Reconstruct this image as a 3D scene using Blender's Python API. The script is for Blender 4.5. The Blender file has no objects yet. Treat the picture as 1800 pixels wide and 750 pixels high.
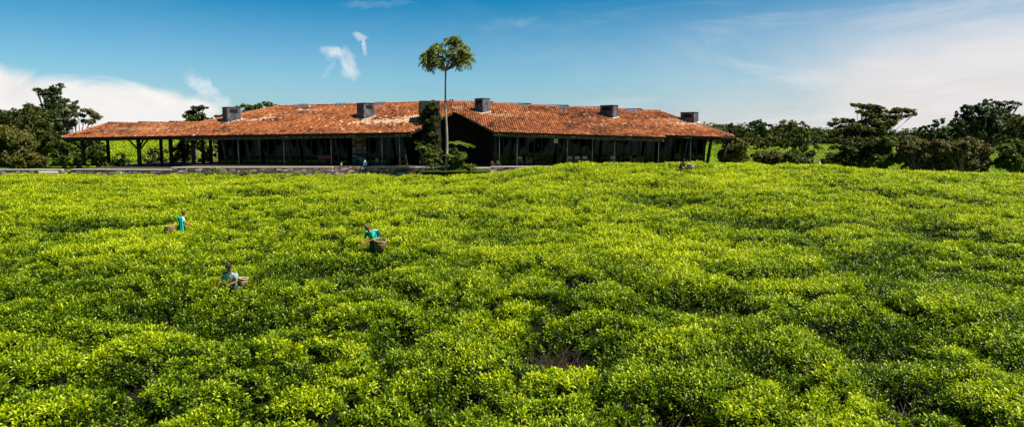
import bpy, bmesh, math, random
import numpy as np
from mathutils import Vector, Matrix
R = math.radians
rng = np.random.default_rng(7)
random.seed(7)
scene = bpy.context.scene
COL = scene.collection

# ------------------------------------------------------------------ camera
CAMZ, TILT, F = 3.2, R(6.65), 1200.0
CT, ST = math.cos(TILT), math.sin(TILT)
cd = bpy.data.cameras.new('camera'); cam = bpy.data.objects.new('camera', cd); COL.objects.link(cam)
cam.location = (0, 0, CAMZ); cam.rotation_euler = (math.pi/2 - TILT, 0, 0)
cd.sensor_width = 36; cd.lens = 24; cd.clip_start = .1; cd.clip_end = 9000
scene.camera = cam

def ray(px, py):
    dx = (px-900)/F; dy = (375-py)/F
    return Vector((dx, CT + dy*ST, -ST + dy*CT))
def P(px, py, Y):
    r = ray(px, py); k = Y/r.y
    return Vector((r.x*k, Y, CAMZ + r.z*k))
def PZ(px, py, z):
    r = ray(px, py); k = (z-CAMZ)/r.z
    return Vector((r.x*k, r.y*k, z))
def PP(px, py, plane):
    o, n = plane; r = ray(px, py); c = Vector((0, 0, CAMZ))
    return c + r*((o-c).dot(n)/r.dot(n))

# ------------------------------------------------------------------ noise
def _h(ix, iy, s):
    n = (ix.astype(np.int64)*374761393 + iy.astype(np.int64)*668265263 + s*974634777) & 0xffffffff
    n = ((n ^ (n >> 13))*1274126177) & 0xffffffff
    n = ((n ^ (n >> 16))*2246822519) & 0xffffffff
    return ((n ^ (n >> 15)) & 0xffffff)/float(0xffffff)
def vnoise(x, y, s=0):
    x = np.asarray(x, float); y = np.asarray(y, float)
    ix = np.floor(x); iy = np.floor(y); fx = x-ix; fy = y-iy
    fx = fx*fx*(3-2*fx); fy = fy*fy*(3-2*fy)
    a = _h(ix, iy, s); b = _h(ix+1, iy, s); c = _h(ix, iy+1, s); d = _h(ix+1, iy+1, s)
    return (a*(1-fx)+b*fx)*(1-fy) + (c*(1-fx)+d*fx)*fy
def fbm(x, y, s=0, o=4):
    t = 0; a = .5
    for i in range(o):
        t = t + a*vnoise(x, y, s+i*17); x = x*2.03+3.1; y = y*2.03+1.7; a *= .5
    return t/(1-.5**o)
def sstep(a, b, x):
    t = np.clip((np.asarray(x, float)-a)/(b-a), 0, 1); return t*t*(3-2*t)
def voronoi(x, y, s=0):
    ix = np.floor(x); iy = np.floor(y)
    f1 = np.full(x.shape, 9.); f2 = np.full(x.shape, 9.); cid = np.zeros(x.shape)
    for a in (-1, 0, 1):
        for b in (-1, 0, 1):
            cx = ix+a; cy = iy+b
            px = cx + .15+.7*_h(cx, cy, s+1); py = cy + .15+.7*_h(cx, cy, s+2)
            d = np.hypot(px-x, py-y); idv = _h(cx, cy, s+3)
            m = d < f1
            f2 = np.where(m, f1, np.minimum(f2, d)); cid = np.where(m, idv, cid); f1 = np.where(m, d, f1)
    return f1, f2, cid

# ------------------------------------------------------------------ mesh helpers
def link(o, parent=None):
    COL.objects.link(o)
    if parent is not None:
        o.parent = parent
        o.matrix_parent_inverse = Matrix.Translation(-parent.location) if parent.type == 'EMPTY' and parent.get('_t') else Matrix()
    return o
def tag(o, label=None, cat=None, group=None, kind=None):
    for k, v in (('label', label), ('category', cat), ('group', group), ('kind', kind)):
        if v: o[k] = v
    return o
def thing(name, loc, label, cat, group=None, rot=0):
    o = bpy.data.objects.new(name, None); o.location = loc; o.empty_display_size = .3
    o.rotation_euler = (0, 0, rot)
    COL.objects.link(o); return tag(o, label, cat, group)
def fast_mesh(name, V, F4, mat, parent=None, attrs=None, smooth=False, mats=None, midx=None):
    V = np.asarray(V, np.float32).reshape(-1, 3); F4 = np.asarray(F4, np.int32); k = F4.shape[1]
    me = bpy.data.meshes.new(name)
    me.vertices.add(len(V)); me.vertices.foreach_set('co', V.ravel())
    me.loops.add(F4.size); me.loops.foreach_set('vertex_index', F4.ravel())
    me.polygons.add(len(F4)); me.polygons.foreach_set('loop_start', np.arange(0, F4.size, k, dtype=np.int32))
    me.polygons.foreach_set('loop_total', np.full(len(F4), k, np.int32))
    for n, a in (attrs or {}).items():
        at = me.attributes.new(n, 'FLOAT', 'POINT'); at.data.foreach_set('value', np.asarray(a, np.float32).ravel())
    me.update(calc_edges=True)
    if smooth: me.polygons.foreach_set('use_smooth', np.ones(len(F4), bool))
    me.materials.append(mat)
    o = bpy.data.objects.new(name, me)
    COL.objects.link(o)
    if parent is not None:
        o.parent = parent
    return o
class MB:
    def __init__(s): s.v = []; s.f = []
    def add(s, vs, fs):
        n = len(s.v); s.v += [tuple(v) for v in vs]; s.f += [tuple(i+n for i in f) for f in fs]; return s
    def box(s, c, d, M=None):
        x, y, z = (q/2 for q in d); c = Vector(c)
        vs = [Vector((a*x, b*y, e*z)) for a in (-1, 1) for b in (-1, 1) for e in (-1, 1)]
        vs = [(M @ v if M else v)+c for v in vs]
        return s.add(vs, [(0,1,3,2),(4,6,7,5),(0,4,5,1),(2,3,7,6),(0,2,6,4),(1,5,7,3)])
    def prism(s, poly, dz):          # poly in 3D, extruded by vector dz
        n = len(poly); poly = [Vector(p) for p in poly]; dz = Vector(dz)
        return s.add(poly + [p+dz for p in poly], [tuple(range(n)), tuple(range(2*n-1, n-1, -1))] + [(i, i+n, (i+1) % n+n, (i+1) % n) for i in range(n)])
    def tube(s, pts, rad, seg=8):
        pts = [Vector(p) for p in pts]; rs = rad if hasattr(rad, '__len__') else [rad]*len(pts)
        base = len(s.v); n = len(pts)
        for i, p in enumerate(pts):
            t = (pts[min(i+1, n-1)]-pts[max(i-1, 0)]).normalized()
            a = t.orthogonal().normalized() if i == 0 else (a - t*a.dot(t)).normalized()
            b = t.cross(a)
            for k in range(seg):
                th = 2*math.pi*k/seg; s.v.append(tuple(p+(a*math.cos(th)+b*math.sin(th))*rs[i]))
        for i in range(n-1):
            for k in range(seg):
                k2 = (k+1) % seg
                s.f.append((base+i*seg+k, base+i*seg+k2, base+(i+1)*seg+k2, base+(i+1)*seg+k))
        s.f.append(tuple(base+k for k in range(seg))[::-1]); s.f.append(tuple(base+(n-1)*seg+k for k in range(seg)))
        return s
    def bar(s, a, b, w, h=None, up=(0, 0, 1)):
        a = Vector(a); b = Vector(b); d = (b-a); L = d.length; d.normalize(); h = h or w
        u = Vector(up); sx = d.cross(u)
        if sx.length < 1e-4: sx = d.cross(Vector((1, 0, 0)))
        sx.normalize(); sz = sx.cross(d)
        vs = [p+sx*(i*w/2)+sz*(j*h/2) for p in (a, b) for i, j in ((-1,-1),(1,-1),(1,1),(-1,1))]
        return s.add(vs, [(0,3,2,1),(4,5,6,7),(0,1,5,4),(1,2,6,5),(2,3,7,6),(3,0,4,7)])
    def lathe(s, c, prof, seg=16, sq=1.0):
        c = Vector(c); base = len(s.v)
        for r, z in prof:
            for k in range(seg):
                th = 2*math.pi*k/seg; s.v.append(tuple(c+Vector((r*math.cos(th), r*math.sin(th)*sq, z))))
        for i in range(len(prof)-1):
            for k in range(seg):
                k2 = (k+1) % seg
                s.f.append((base+i*seg+k, base+i*seg+k2, base+(i+1)*seg+k2, base+(i+1)*seg+k))
        s.f.append(tuple(base+k for k in range(seg))[::-1]); s.f.append(tuple(base+(len(prof)-1)*seg+k for k in range(seg)))
        return s
    def build(s, name, mat, parent=None, smooth=False, bevel=0):
        me = bpy.data.meshes.new(name); me.from_pydata(s.v, [], s.f); me.materials.append(mat)
        bm = bmesh.new(); bm.from_mesh(me); bmesh.ops.recalc_face_normals(bm, faces=bm.faces)
        bm.to_mesh(me); bm.free()
        if smooth: me.polygons.foreach_set('use_smooth', [True]*len(me.polygons))
        o = bpy.data.objects.new(name, me); COL.objects.link(o)
        if parent is not None: o.parent = parent
        if bevel:
            m = o.modifiers.new('bevel', 'BEVEL'); m.width = bevel; m.segments = 2; m.limit_method = 'ANGLE'
        return o

# ------------------------------------------------------------------ materials
def newmat(name):
    m = bpy.data.materials.new(name); m.use_nodes = True; nt = m.node_tree; nt.nodes.clear()
    out = nt.nodes.new('ShaderNodeOutputMaterial'); return m, nt, out
def N(nt, t, **kw):
    n = nt.nodes.new(t)
    for k, v in kw.items():
        if k in n.inputs: n.inputs[k].default_value = v
        else: setattr(n, k, v)
    return n
def ramp(nt, stops, fac):
    r = nt.nodes.new('ShaderNodeValToRGB'); e = r.color_ramp.elements
    while len(e) < len(stops): e.new(.5)
    for q, (p, c) in zip(e, stops): q.position = p; q.color = (*c, 1)
    nt.links.new(fac, r.inputs[0]); return r.outputs[0]
def mix(nt, a, b, fac, mode='MIX'):
    m = nt.nodes.new('ShaderNodeMix'); m.data_type = 'RGBA'; m.blend_type = mode
    for i, v in ((0, fac), (6, a), (7, b)):
        if hasattr(v, 'is_linked') or hasattr(v, 'links'): nt.links.new(v, m.inputs[i])
        else: m.inputs[i].default_value = v if i == 0 else (*v, 1)
    return m.outputs[2]
def math_(nt, op, a, b=None, c=None, clamp=False):
    m = nt.nodes.new('ShaderNodeMath'); m.operation = op; m.use_clamp = clamp
    for i, v in enumerate((a, b, c)):
        if v is None: continue
        if hasattr(v, 'links'): nt.links.new(v, m.inputs[i])
        else: m.inputs[i].default_value = v
    return m.outputs[0]
def noise(nt, scale, detail=4, rough=.55, vec=None, dim='3D', scl=None):
    n = N(nt, 'ShaderNodeTexNoise', Scale=scale, Detail=detail, Roughness=rough)
    if vec is None:
        tc = nt.nodes.new('ShaderNodeTexCoord'); vec = tc.outputs['Object']
    if scl:
        mp = nt.nodes.new('ShaderNodeMapping'); mp.inputs['Scale'].default_value = scl; nt.links.new(vec, mp.inputs[0]); vec = mp.outputs[0]
    nt.links.new(vec, n.inputs['Vector']); return n.outputs['Fac']
def simple(name, c1, c2, scale=6, rough=.8, bump=.3, scl=None, spec=.3, lo=.35, hi=.65, metal=0, dist=.02):
    m, nt, out = newmat(name)
    f = noise(nt, scale, 5, .6, scl=scl)
    col = ramp(nt, [(lo, c1), (hi, c2)], f)
    b = N(nt, 'ShaderNodeBsdfPrincipled', Roughness=rough, Metallic=metal); b.inputs['Specular IOR Level'].default_value = spec
    nt.links.new(col, b.inputs['Base Color'])
    if bump:
        bp = N(nt, 'ShaderNodeBump', Strength=bump, Distance=dist); nt.links.new(f, bp.inputs['Height']); nt.links.new(bp.outputs[0], b.inputs['Normal'])
    nt.links.new(b.outputs[0], out.inputs[0]); return m
def leafmat(name, dark, light, rnd='rnd', trans=.3, rough=.5, spec=.25, tcol=None, instancer=False):
    """foliage: per leaf colour from the attribute 'rnd' (0..1)"""
    m, nt, out = newmat(name)
    at = nt.nodes.new('ShaderNodeAttribute'); at.attribute_name = rnd
    fac = at.outputs['Fac']
    if instancer:
        a2 = nt.nodes.new('ShaderNodeAttribute'); a2.attribute_type = 'INSTANCER'; a2.attribute_name = 'tint'
        fac = math_(nt, 'ADD', math_(nt, 'MULTIPLY', fac, .60), math_(nt, 'MULTIPLY', a2.outputs['Fac'], .72), clamp=True)
        col = ramp(nt, [(0, dark[0]), (.38, dark[1]), (.68, light[0]), (1, light[1])], fac)
    else:
        col = ramp(nt, [(0, dark), (1, light)], fac)
    b = N(nt, 'ShaderNodeBsdfPrincipled', Roughness=rough); b.inputs['Specular IOR Level'].default_value = spec
    nt.links.new(col, b.inputs['Base Color'])
    if instancer: b.inputs['Specular Tint'].default_value = (1, .95, .6, 1)
    t = nt.nodes.new('ShaderNodeBsdfTranslucent')
    tc = mix(nt, col, tcol or (.5, .8, .05), 1.0, 'MULTIPLY')
    tc = mix(nt, col, (1.25, 1.3, .45), 1.0, 'MULTIPLY')
    nt.links.new(tc, t.inputs[0])
    ms = nt.nodes.new('ShaderNodeMixShader'); ms.inputs[0].default_value = trans
    nt.links.new(b.outputs[0], ms.inputs[1]); nt.links.new(t.outputs[0], ms.inputs[2]); nt.links.new(ms.outputs[0], out.inputs[0])
    return m

M = {}
M['tea'] = leafmat('tea_leaf', ((.006,.017,.0004),(.040,.095,.0006)), ((.215,.322,.0006),(.58,.63,.002)), instancer=True, trans=.36, rough=.36, spec=.55)
M['leaf_dark'] = leafmat('leaf_dark', (.014,.022,.003), (.10,.13,.014))
M['leaf_blue'] = leafmat('leaf_bluegreen', (.010,.026,.007), (.08,.13,.030))
M['leaf_olive'] = leafmat('leaf_olive', (.022,.026,.005), (.20,.19,.030))
M['leaf_brown'] = leafmat('leaf_brown', (.035,.030,.008), (.20,.175,.055), trans=.25)
M['leaf_mid'] = leafmat('leaf_mid', (.018,.034,.004), (.15,.20,.016))
M['leaf_yellowgreen'] = leafmat('leaf_fresh', (.05,.09,.010), (.24,.30,.05), trans=.35)  # yellow green leaf colour of its own, varied per leaf
M['leaf_pale'] = leafmat('leaf_pale', (.05,.065,.02), (.28,.28,.13), trans=.2)
M['leaf_crown'] = leafmat('leaf_crown', (.022,.034,.006), (.38,.42,.12), trans=.35)
M['bark'] = simple('bark', (.09,.07,.045), (.22,.18,.13), 8, scl=(1,1,.25))
M['bark_pale'] = simple('bark_pale', (.22,.19,.15), (.48,.43,.36), 5, scl=(1,1,.4))
M['bark_slim'] = simple('bark_slim', (.20,.16,.11), (.42,.35,.26), 5, scl=(1,1,.6))
M['wood_dark'] = simple('wood_dark', (.018,.013,.009), (.045,.032,.02), 5, scl=(1,1,.2))
M['wood_log'] = simple('wood_log', (.035,.030,.018), (.085,.07,.042), 5, scl=(1,1,.2))
M['beam'] = simple('beam_wood', (.10,.085,.055), (.17,.145,.10), 2, scl=(.3,.3,2))
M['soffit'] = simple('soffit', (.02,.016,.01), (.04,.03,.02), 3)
M['pole'] = simple('pole_steel', (.28,.25,.20), (.40,.37,.31), 3, rough=.5)
M['frame'] = simple('frame_dark', (.014,.016,.013), (.03,.032,.026), 4, rough=.5)
M['concrete'] = simple('coping_stone', (.48,.42,.34), (.70,.62,.52), 3)
M['path'] = simple('path_stone', (.32,.27,.21), (.48,.42,.34), 2)
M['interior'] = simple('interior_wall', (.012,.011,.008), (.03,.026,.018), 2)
M['ridge'] = simple('ridge_tile', (.26,.07,.03), (.50,.20,.10), 3)
M['slate'] = simple('skylight_metal', (.05,.06,.075), (.10,.11,.13), 3, rough=.35)
M['cream'] = simple('cream_paint', (.62,.58,.48), (.72,.68,.58), 6, rough=.6)
M['vent'] = simple('vent_dark', (.004,.004,.004), (.01,.01,.01), 2)
M['chair'] = simple('chair_wood', (.26,.15,.08), (.40,.25,.14), 8, rough=.5, scl=(1,1,.3))
M['chair_dark'] = simple('chair_dark_wood', (.07,.04,.025), (.13,.08,.05), 8, rough=.5)
M['canvas'] = simple('chair_canvas', (.50,.42,.32), (.60,.52,.41), 20)
M['redcloth'] = simple('red_cloth', (.25,.05,.02), (.36,.09,.04), 14)
M['white'] = simple('white_glaze', (.62,.66,.64), (.74,.77,.75), 4, rough=.3, bump=0)
M['tabletop'] = simple('table_top', (.15,.17,.16), (.24,.27,.25), 4, rough=.3)
M['stem'] = simple('tea_stem', (.03,.02,.012), (.08,.06,.04), 8)
M['soil'] = simple('soil', (.035,.020,.012), (.10,.055,.03), 5, bump=.8)
M['skin'] = simple('skin_brown', (.24,.088,.036), (.36,.14,.055), 10, rough=.5, bump=0)
M['hair'] = simple('hair_black', (.008,.006,.005), (.02,.015,.012), 40, rough=.6)
M['headscarf'] = simple('headscarf_brown', (.11,.05,.03), (.18,.085,.05), 14)
M['teal'] = simple('cloth_teal', (.0,.36,.26), (.01,.52,.36), 6)
M['teal_dark'] = simple('cloth_deep_green', (.004,.035,.026), (.01,.07,.05), 6)
M['mint'] = simple('cloth_mint', (.12,.42,.38), (.62,.74,.74), 7, bump=.1)
M['grey_blue'] = simple('cloth_check', (.06,.15,.14), (.46,.54,.48), 22, bump=.1)
M['black_cloth'] = simple('cloth_black', (.012,.012,.015), (.035,.034,.04), 10)
M['white_cloth'] = simple('cloth_white', (.7,.68,.62), (.8,.78,.72), 5)
M['eye'] = simple('eye_white', (.5,.48,.45), (.6,.58,.55), 4, bump=0)
M['lip'] = simple('lip', (.09,.025,.02), (.12,.035,.03), 4, bump=0)

def stone_mat():
    m, nt, out = newmat('dry_stone')
    tc = nt.nodes.new('ShaderNodeTexCoord')
    mp = nt.nodes.new('ShaderNodeMapping'); mp.inputs['Scale'].default_value = (1.6, 1.6, 5.0); nt.links.new(tc.outputs['Object'], mp.inputs[0])
    v = N(nt, 'ShaderNodeTexVoronoi', Scale=1.0, Randomness=.9); nt.links.new(mp.outputs[0], v.inputs['Vector'])
    v2 = N(nt, 'ShaderNodeTexVoronoi', Scale=1.0, Randomness=.9, feature='DISTANCE_TO_EDGE'); nt.links.new(mp.outputs[0], v2.inputs['Vector'])
    sep = nt.nodes.new('ShaderNodeSeparateColor'); nt.links.new(v.outputs['Color'], sep.inputs[0])
    col = ramp(nt, [(.0, (.09,.062,.045)), (.45, (.21,.15,.105)), (.8, (.40,.30,.22)), (1, (.58,.48,.38))], sep.outputs[0])
    e = math_(nt, 'MULTIPLY', v2.outputs['Distance'], 9, clamp=True)
    col = mix(nt, (.02,.015,.01), col, e)
    n = noise(nt, 3); moss = math_(nt, 'MULTIPLY', math_(nt, 'SUBTRACT', n, .62, clamp=True), 3, clamp=True)
    col = mix(nt, col, (.06,.07,.03), moss)
    b = N(nt, 'ShaderNodeBsdfPrincipled', Roughness=.9); nt.links.new(col, b.inputs['Base Color'])
    bp = N(nt, 'ShaderNodeBump', Strength=.9, Distance=.08); nt.links.new(e, bp.inputs['Height']); nt.links.new(bp.outputs[0], b.inputs['Normal'])
    nt.links.new(b.outputs[0], out.inputs[0]); return m
M['stone'] = stone_mat()
def chimney_mat():
    m, nt, out = newmat('chimney_render')
    f = noise(nt, 1.6, 8, .72); g = noise(nt, 3.5, 6, .7, scl=(1,1,.25))
    col = ramp(nt, [(.3, (.03,.028,.032)), (.5, (.10,.094,.104)), (.7, (.30,.29,.31))], f)
    st = ramp(nt, [(.42, (.35,.33,.33)), (.6, (1,1,1))], g)
    col = mix(nt, col, st, .8, 'MULTIPLY')
    b = N(nt, 'ShaderNodeBsdfPrincipled', Roughness=.85); nt.links.new(col, b.inputs['Base Color'])
    bp = N(nt, 'ShaderNodeBump', Strength=.4, Distance=.03); nt.links.new(f, bp.inputs['Height']); nt.links.new(bp.outputs[0], b.inputs['Normal'])
    nt.links.new(b.outputs[0], out.inputs[0]); return m
M['chimney'] = chimney_mat()
def tile_mat():
    m, nt, out = newmat('clay_tiles')
    a = nt.nodes.new('ShaderNodeAttribute'); a.attribute_name = 'rnd'
    p = nt.nodes.new('ShaderNodeAttribute'); p.attribute_name = 'pale'
    col = ramp(nt, [(0, (.030,.014,.010)), (.15, (.085,.032,.016)), (.42, (.26,.080,.028)), (.72, (.46,.152,.048)), (.92, (.53,.24,.09)), (1, (.55,.36,.22))], a.outputs['Fac'])
    col = mix(nt, col, (.74,.52,.33), p.outputs['Fac'])
    f = noise(nt, 9, 5, .7)
    d = ramp(nt, [(.32, (.42,.38,.36)), (.58, (1,1,1))], f)
    col = mix(nt, col, d, .7, 'MULTIPLY')
    b = N(nt, 'ShaderNodeBsdfPrincipled', Roughness=.85); b.inputs['Specular IOR Level'].default_value = .2
    nt.links.new(col, b.inputs['Base Color']); nt.links.new(b.outputs[0], out.inputs[0]); return m
M['tile'] = tile_mat()
def glass_mat():
    m, nt, out = newmat('window_glass')
    g = N(nt, 'ShaderNodeBsdfGlossy', Roughness=.02); g.inputs['Color'].default_value = (.85,.95,.9,1)
    t = nt.nodes.new('ShaderNodeBsdfTransparent'); t.inputs[0].default_value = (.42,.50,.43,1)
    fr = N(nt, 'ShaderNodeFresnel', IOR=1.33)
    ms = nt.nodes.new('ShaderNodeMixShader'); nt.links.new(fr.outputs[0], ms.inputs[0])
    nt.links.new(t.outputs[0], ms.inputs[1]); nt.links.new(g.outputs[0], ms.inputs[2]); nt.links.new(ms.outputs[0], out.inputs[0]); return m
M['glass'] = glass_mat()
def basket_mat(name='wicker', c=((.10,.05,.02),(.34,.19,.08))):
    m, nt, out = newmat(name)
    tc = nt.nodes.new('ShaderNodeTexCoord')
    w = N(nt, 'ShaderNodeTexWave', Scale=9, Distortion=2.5); w.bands_direction = 'Z'; nt.links.new(tc.outputs['Object'], w.inputs['Vector'])
    f = noise(nt, 14, 4)
    f2 = math_(nt, 'ADD', math_(nt, 'MULTIPLY', w.outputs['Fac'], .6), math_(nt, 'MULTIPLY', f, .5))
    col = ramp(nt, [(.25, c[0]), (.8, c[1])], f2)
    b = N(nt, 'ShaderNodeBsdfPrincipled', Roughness=.75); nt.links.new(col, b.inputs['Base Color'])
    bp = N(nt, 'ShaderNodeBump', Strength=.8, Distance=.02); nt.links.new(f2, bp.inputs['Height']); nt.links.new(bp.outputs[0], b.inputs['Normal'])
    nt.links.new(b.outputs[0], out.inputs[0]); return m
M['wicker'] = basket_mat()
M['wicker_pale'] = basket_mat('wicker_pale', ((.35,.25,.14),(.68,.55,.36)))
M['wicker_tan'] = basket_mat('wicker_tan', ((.16,.09,.04),(.50,.32,.17)))
def field_mat(name, c, sc=1.0):
    m, nt, out = newmat(name)
    f = noise(nt, .35*sc, 6, .65); g = noise(nt, 4*sc, 5, .7)
    col = ramp(nt, [(.35, c[0]), (.5, c[1]), (.66, c[2])], math_(nt, 'ADD', math_(nt, 'MULTIPLY', f, .5), math_(nt, 'MULTIPLY', g, .5)))
    b = N(nt, 'ShaderNodeBsdfPrincipled', Roughness=.8); b.inputs['Specular IOR Level'].default_value = .15
    nt.links.new(col, b.inputs['Base Color'])
    bp = N(nt, 'ShaderNodeBump', Strength=.8, Distance=.25); nt.links.new(g, bp.inputs['Height']); nt.links.new(bp.outputs[0], b.inputs['Normal'])
    nt.links.new(b.outputs[0], out.inputs[0]); return m
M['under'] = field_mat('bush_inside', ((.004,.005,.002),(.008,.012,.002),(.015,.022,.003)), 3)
M['far_green'] = field_mat('far_green', ((.03,.07,.004),(.09,.17,.006),(.19,.27,.01)))
M['grass'] = field_mat('grass', ((.03,.06,.004),(.08,.14,.01),(.14,.2,.015)), 3)

# ------------------------------------------------------------------ terrain
PERSON_SPOTS = []
def raise_(x, y):
    a = sstep(-6, 6, x)*1.28 - sstep(16, 44, x)*.86
    return a*sstep(30, 54, y)*(1-sstep(57, 66, y))
def Bz(x, y):      # smooth top of the tea canopy
    return np.interp(y, [0, 8, 13, 21.5, 27, 33, 45, 55, 64], [-2.95, -2.55, -2.28, -1.84, -1.54, -1.32, -.86, -.60, -.66]) + raise_(x, y) - .02
def Gz(x, y):      # ground
    x = np.asarray(x, float); y = np.asarray(y, float)
    near = Bz(x, np.minimum(y, 64)) - .95
    Lp = np.interp(y, [64, 92, 105, 150, 180, 240, 700, 6000], [-.95, -1.1, -1.0, 1.75, 3.1, 3.3, 0, -30])
    Rp = np.interp(y, [50, 66, 75, 95, 125, 200, 260, 700, 6000], [-.9, -1.7, -2.9, -3.4, -2.7, -.45, -3.5, -6, -30])
    w = sstep(14, 34, x)
    far = Lp*(1-w) + Rp*w
    k = sstep(60, 65, y)*(1-w) + sstep(50, 62, y)*w
    return near*(1-k) + far*k
HOLES = [(1005,500,.55,.9), (980,552,.4,.55), (1010,608,1.1,.6), (960,606,.6,.5), (262,563,.8,.45), (527,562,.5,.5), (212,668,.6,.6), (1180,718,.7,.6),
         (242,742,.6,.6), (1790,458,1.2,.6), (705,320,1.5,.3), (1160,372,1.6,.4), (880,420,1.5,.35), (560,480,1.3,.4), (1245,545,1.0,.5), (1540,600,.8,.5),
         (400,585,.8,.4), (690,600,.7,.4), (1340,640,.8,.5), (1560,475,1.6,.45), (1650,410,2.0,.4), (1330,395,1.8,.4), (160,400,1.6,.35), (480,345,2,.3), (1600,690,.7,.5), (820,690,.6,.5)]
hole_xy = []
for px, py, r, d in HOLES:
    z = -1.5
    for _ in range(5):
        p = PZ(px, py, z); z = float(Bz(p.x, p.y))-.2
    hole_xy.append((p.x, p.y, r*1.45, d*1.25))
PEOPLE = {}
def ground_at(px, py_waist, Y):
    p = P(px, py_waist, Y); return Vector((p.x, Y, float(Gz(p.x, Y))))
def Hc(x, y):
    """tea canopy: clipped bushes that grow into each other, open seams between some of them"""
    x = np.asarray(x, float); y = np.asarray(y, float)
    wx = x + 1.1*(vnoise(x*.5, y*.5, 5)-.5) + .35*(vnoise(x*1.7, y*1.7, 8)-.5); wy = y + 1.1*(vnoise(x*.5, y*.5, 6)-.5) + .35*(vnoise(x*1.7, y*1.7, 9)-.5)
    f1, f2, cid = voronoi(wx/1.75, wy/1.45, 20)
    e = np.clip((f2-f1)/.34, 0, 1); seam = (1-e)**1.6
    open_ = sstep(.44, .70, fbm(x*.28, y*.35, 40, 3))
    g1, g2, c2 = voronoi(wx/4.6+.3, wy/3.0, 30)
    big = np.clip((g2-g1)/.34, 0, 1); bseam = (1-big)**1.5
    z = Bz(x, y) + (.15*(cid-.5)*sstep(0, .6, e) + (.24)*(c2-.5)*sstep(0, .8, big) + (.42)*(fbm(x*.22, y*.30, 50, 3)-.5))*(1-.7*sstep(54, 62, y)) + .10*(fbm(x*1.1, y*1.1, 60, 3)-.5)
    depth = seam*(.05+.62*open_) + bseam*(.07+.30*sstep(.3, .7, fbm(x*.2, y*.3, 70, 2)))
    for hx, hy, r, d in hole_xy:
        q = np.exp(-(((x-hx)/r)**2 + ((y-hy)/(r*.95))**2)*1.3)
        depth = depth + d*q*(.6+.8*vnoise(x*2.5, y*2.5, 77))
    for hx, hy, dz in BUMPS: z = z + dz*np.exp(-(((x-hx)/1.7)**2 + ((y-hy)/1.5)**2))
    for hx, hy, rx, ry, d in PERSON_SPOTS:
        q = np.exp(-(((x-hx)/rx)**4 + ((y-hy)/ry)**4)); depth = np.maximum(depth, q*d)
    return z - depth, depth

# people stand in the field (pixel of the head top and the distance)
BUMPS = []
PEOPLE['a'] = (317, 375, 33.0); PEOPLE['b'] = (658, 400, 27.0); PEOPLE['c'] = (407, 468, 21.5); PEOPLE['d'] = (1197, 284, 52.0)
_b = []
for k, bot in (('a', 422), ('b', 440), ('c', 506), ('d', 299)):
    px, py, Y = PEOPLE[k]; q = P(px, bot, Y-.45); h_, d_ = Hc(np.array([q.x]), np.array([q.y])); _b.append((q.x, Y-.3, float(q.z-h_[0]-.05)))
BUMPS += _b; print('bumps', _b)
for k, (px, py, Y) in PEOPLE.items():
    p = P(px, py, Y)
    PERSON_SPOTS.append({'a': (p.x+.0, Y-.5, .42, .8, .50), 'b': (p.x+.1, Y-.5, .5, .6, .28), 'c': (p.x, Y, .35, .35, .12), 'd': (p.x+.2, Y-.3, .5, .4, .1)}[k])

def grid(name, xs, ys, zf, mat, kind, cat=None, label=None, parent=None, smooth=True):
    X, Y = np.meshgrid(xs, ys); Z = zf(X, Y); nx, ny = len(xs), len(ys)
    V = np.stack([X, Y, Z], -1).reshape(-1, 3)
    i = (np.arange(ny-1)[:, None]*nx + np.arange(nx-1)[None, :]).ravel()
    o = fast_mesh(name, V, np.stack([i, i+1, i+nx+1, i+nx], 1), mat, smooth=smooth, parent=parent)
    return tag(o, label, cat, None, kind)
xs = np.concatenate([-np.geomspace(5000, 90, 25), np.arange(-88, 88.1, 1.0), np.geomspace(90, 5000, 25)])
ys = np.concatenate([np.linspace(-60, 4, 17), np.arange(6, 262, 1.0), np.geomspace(264, 6000, 40)])
def gz(X, Y): 
    far = sstep(85, 100, Y)
    return Gz(X, Y) + far*.5*(fbm(X*.05, Y*.05, 3, 3)-.5)*2
def ground_mat():
    m, nt, out = newmat('ground')
    a = noise(nt, .35, 6, .65); g = noise(nt, 4, 5, .7)
    t = math_(nt, 'ADD', math_(nt, 'MULTIPLY', a, .5), math_(nt, 'MULTIPLY', g, .5))
    green = ramp(nt, [(.35, (.03,.06,.005)), (.5, (.08,.145,.008)), (.66, (.16,.23,.012))], t)
    soil = ramp(nt, [(.35, (.012,.007,.004)), (.65, (.045,.024,.014))], g)
    ge = nt.nodes.new('ShaderNodeNewGeometry'); sp = nt.nodes.new('ShaderNodeSeparateXYZ'); nt.links.new(ge.outputs['Position'], sp.inputs[0])
    w = math_(nt, 'MULTIPLY', math_(nt, 'SUBTRACT', sp.outputs['Y'], 60), .15, clamp=True)
    col = mix(nt, soil, green, w)
    b = N(nt, 'ShaderNodeBsdfPrincipled', Roughness=.9); b.inputs['Specular IOR Level'].default_value = .1
    nt.links.new(col, b.inputs['Base Color'])
    bp = N(nt, 'ShaderNodeBump', Strength=.8, Distance=.2); nt.links.new(g, bp.inputs['Height']); nt.links.new(bp.outputs[0], b.inputs['Normal'])
    nt.links.new(b.outputs[0], out.inputs[0]); return m
grid('ground', xs, ys, gz, ground_mat(), 'structure')

# ------------------------------------------------------------------ tea: canopy body + sprigs of real leaves
def in_field(x, y):
    lim = np.where(x < 22, 64.6, 62.5)
    return y < lim
def under(X, Y):
    h, d = Hc(X, Y); t = h - .21
    t = np.maximum(t, Gz(X, Y)-.1)
    return np.where(Y < 64.8, t, Gz(X, Y)-.3)
tea = grid('tea_bushes', np.arange(-62, 62.1, .22), np.arange(4, 65.3, .2), under, M['under'], 'stuff')

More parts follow.
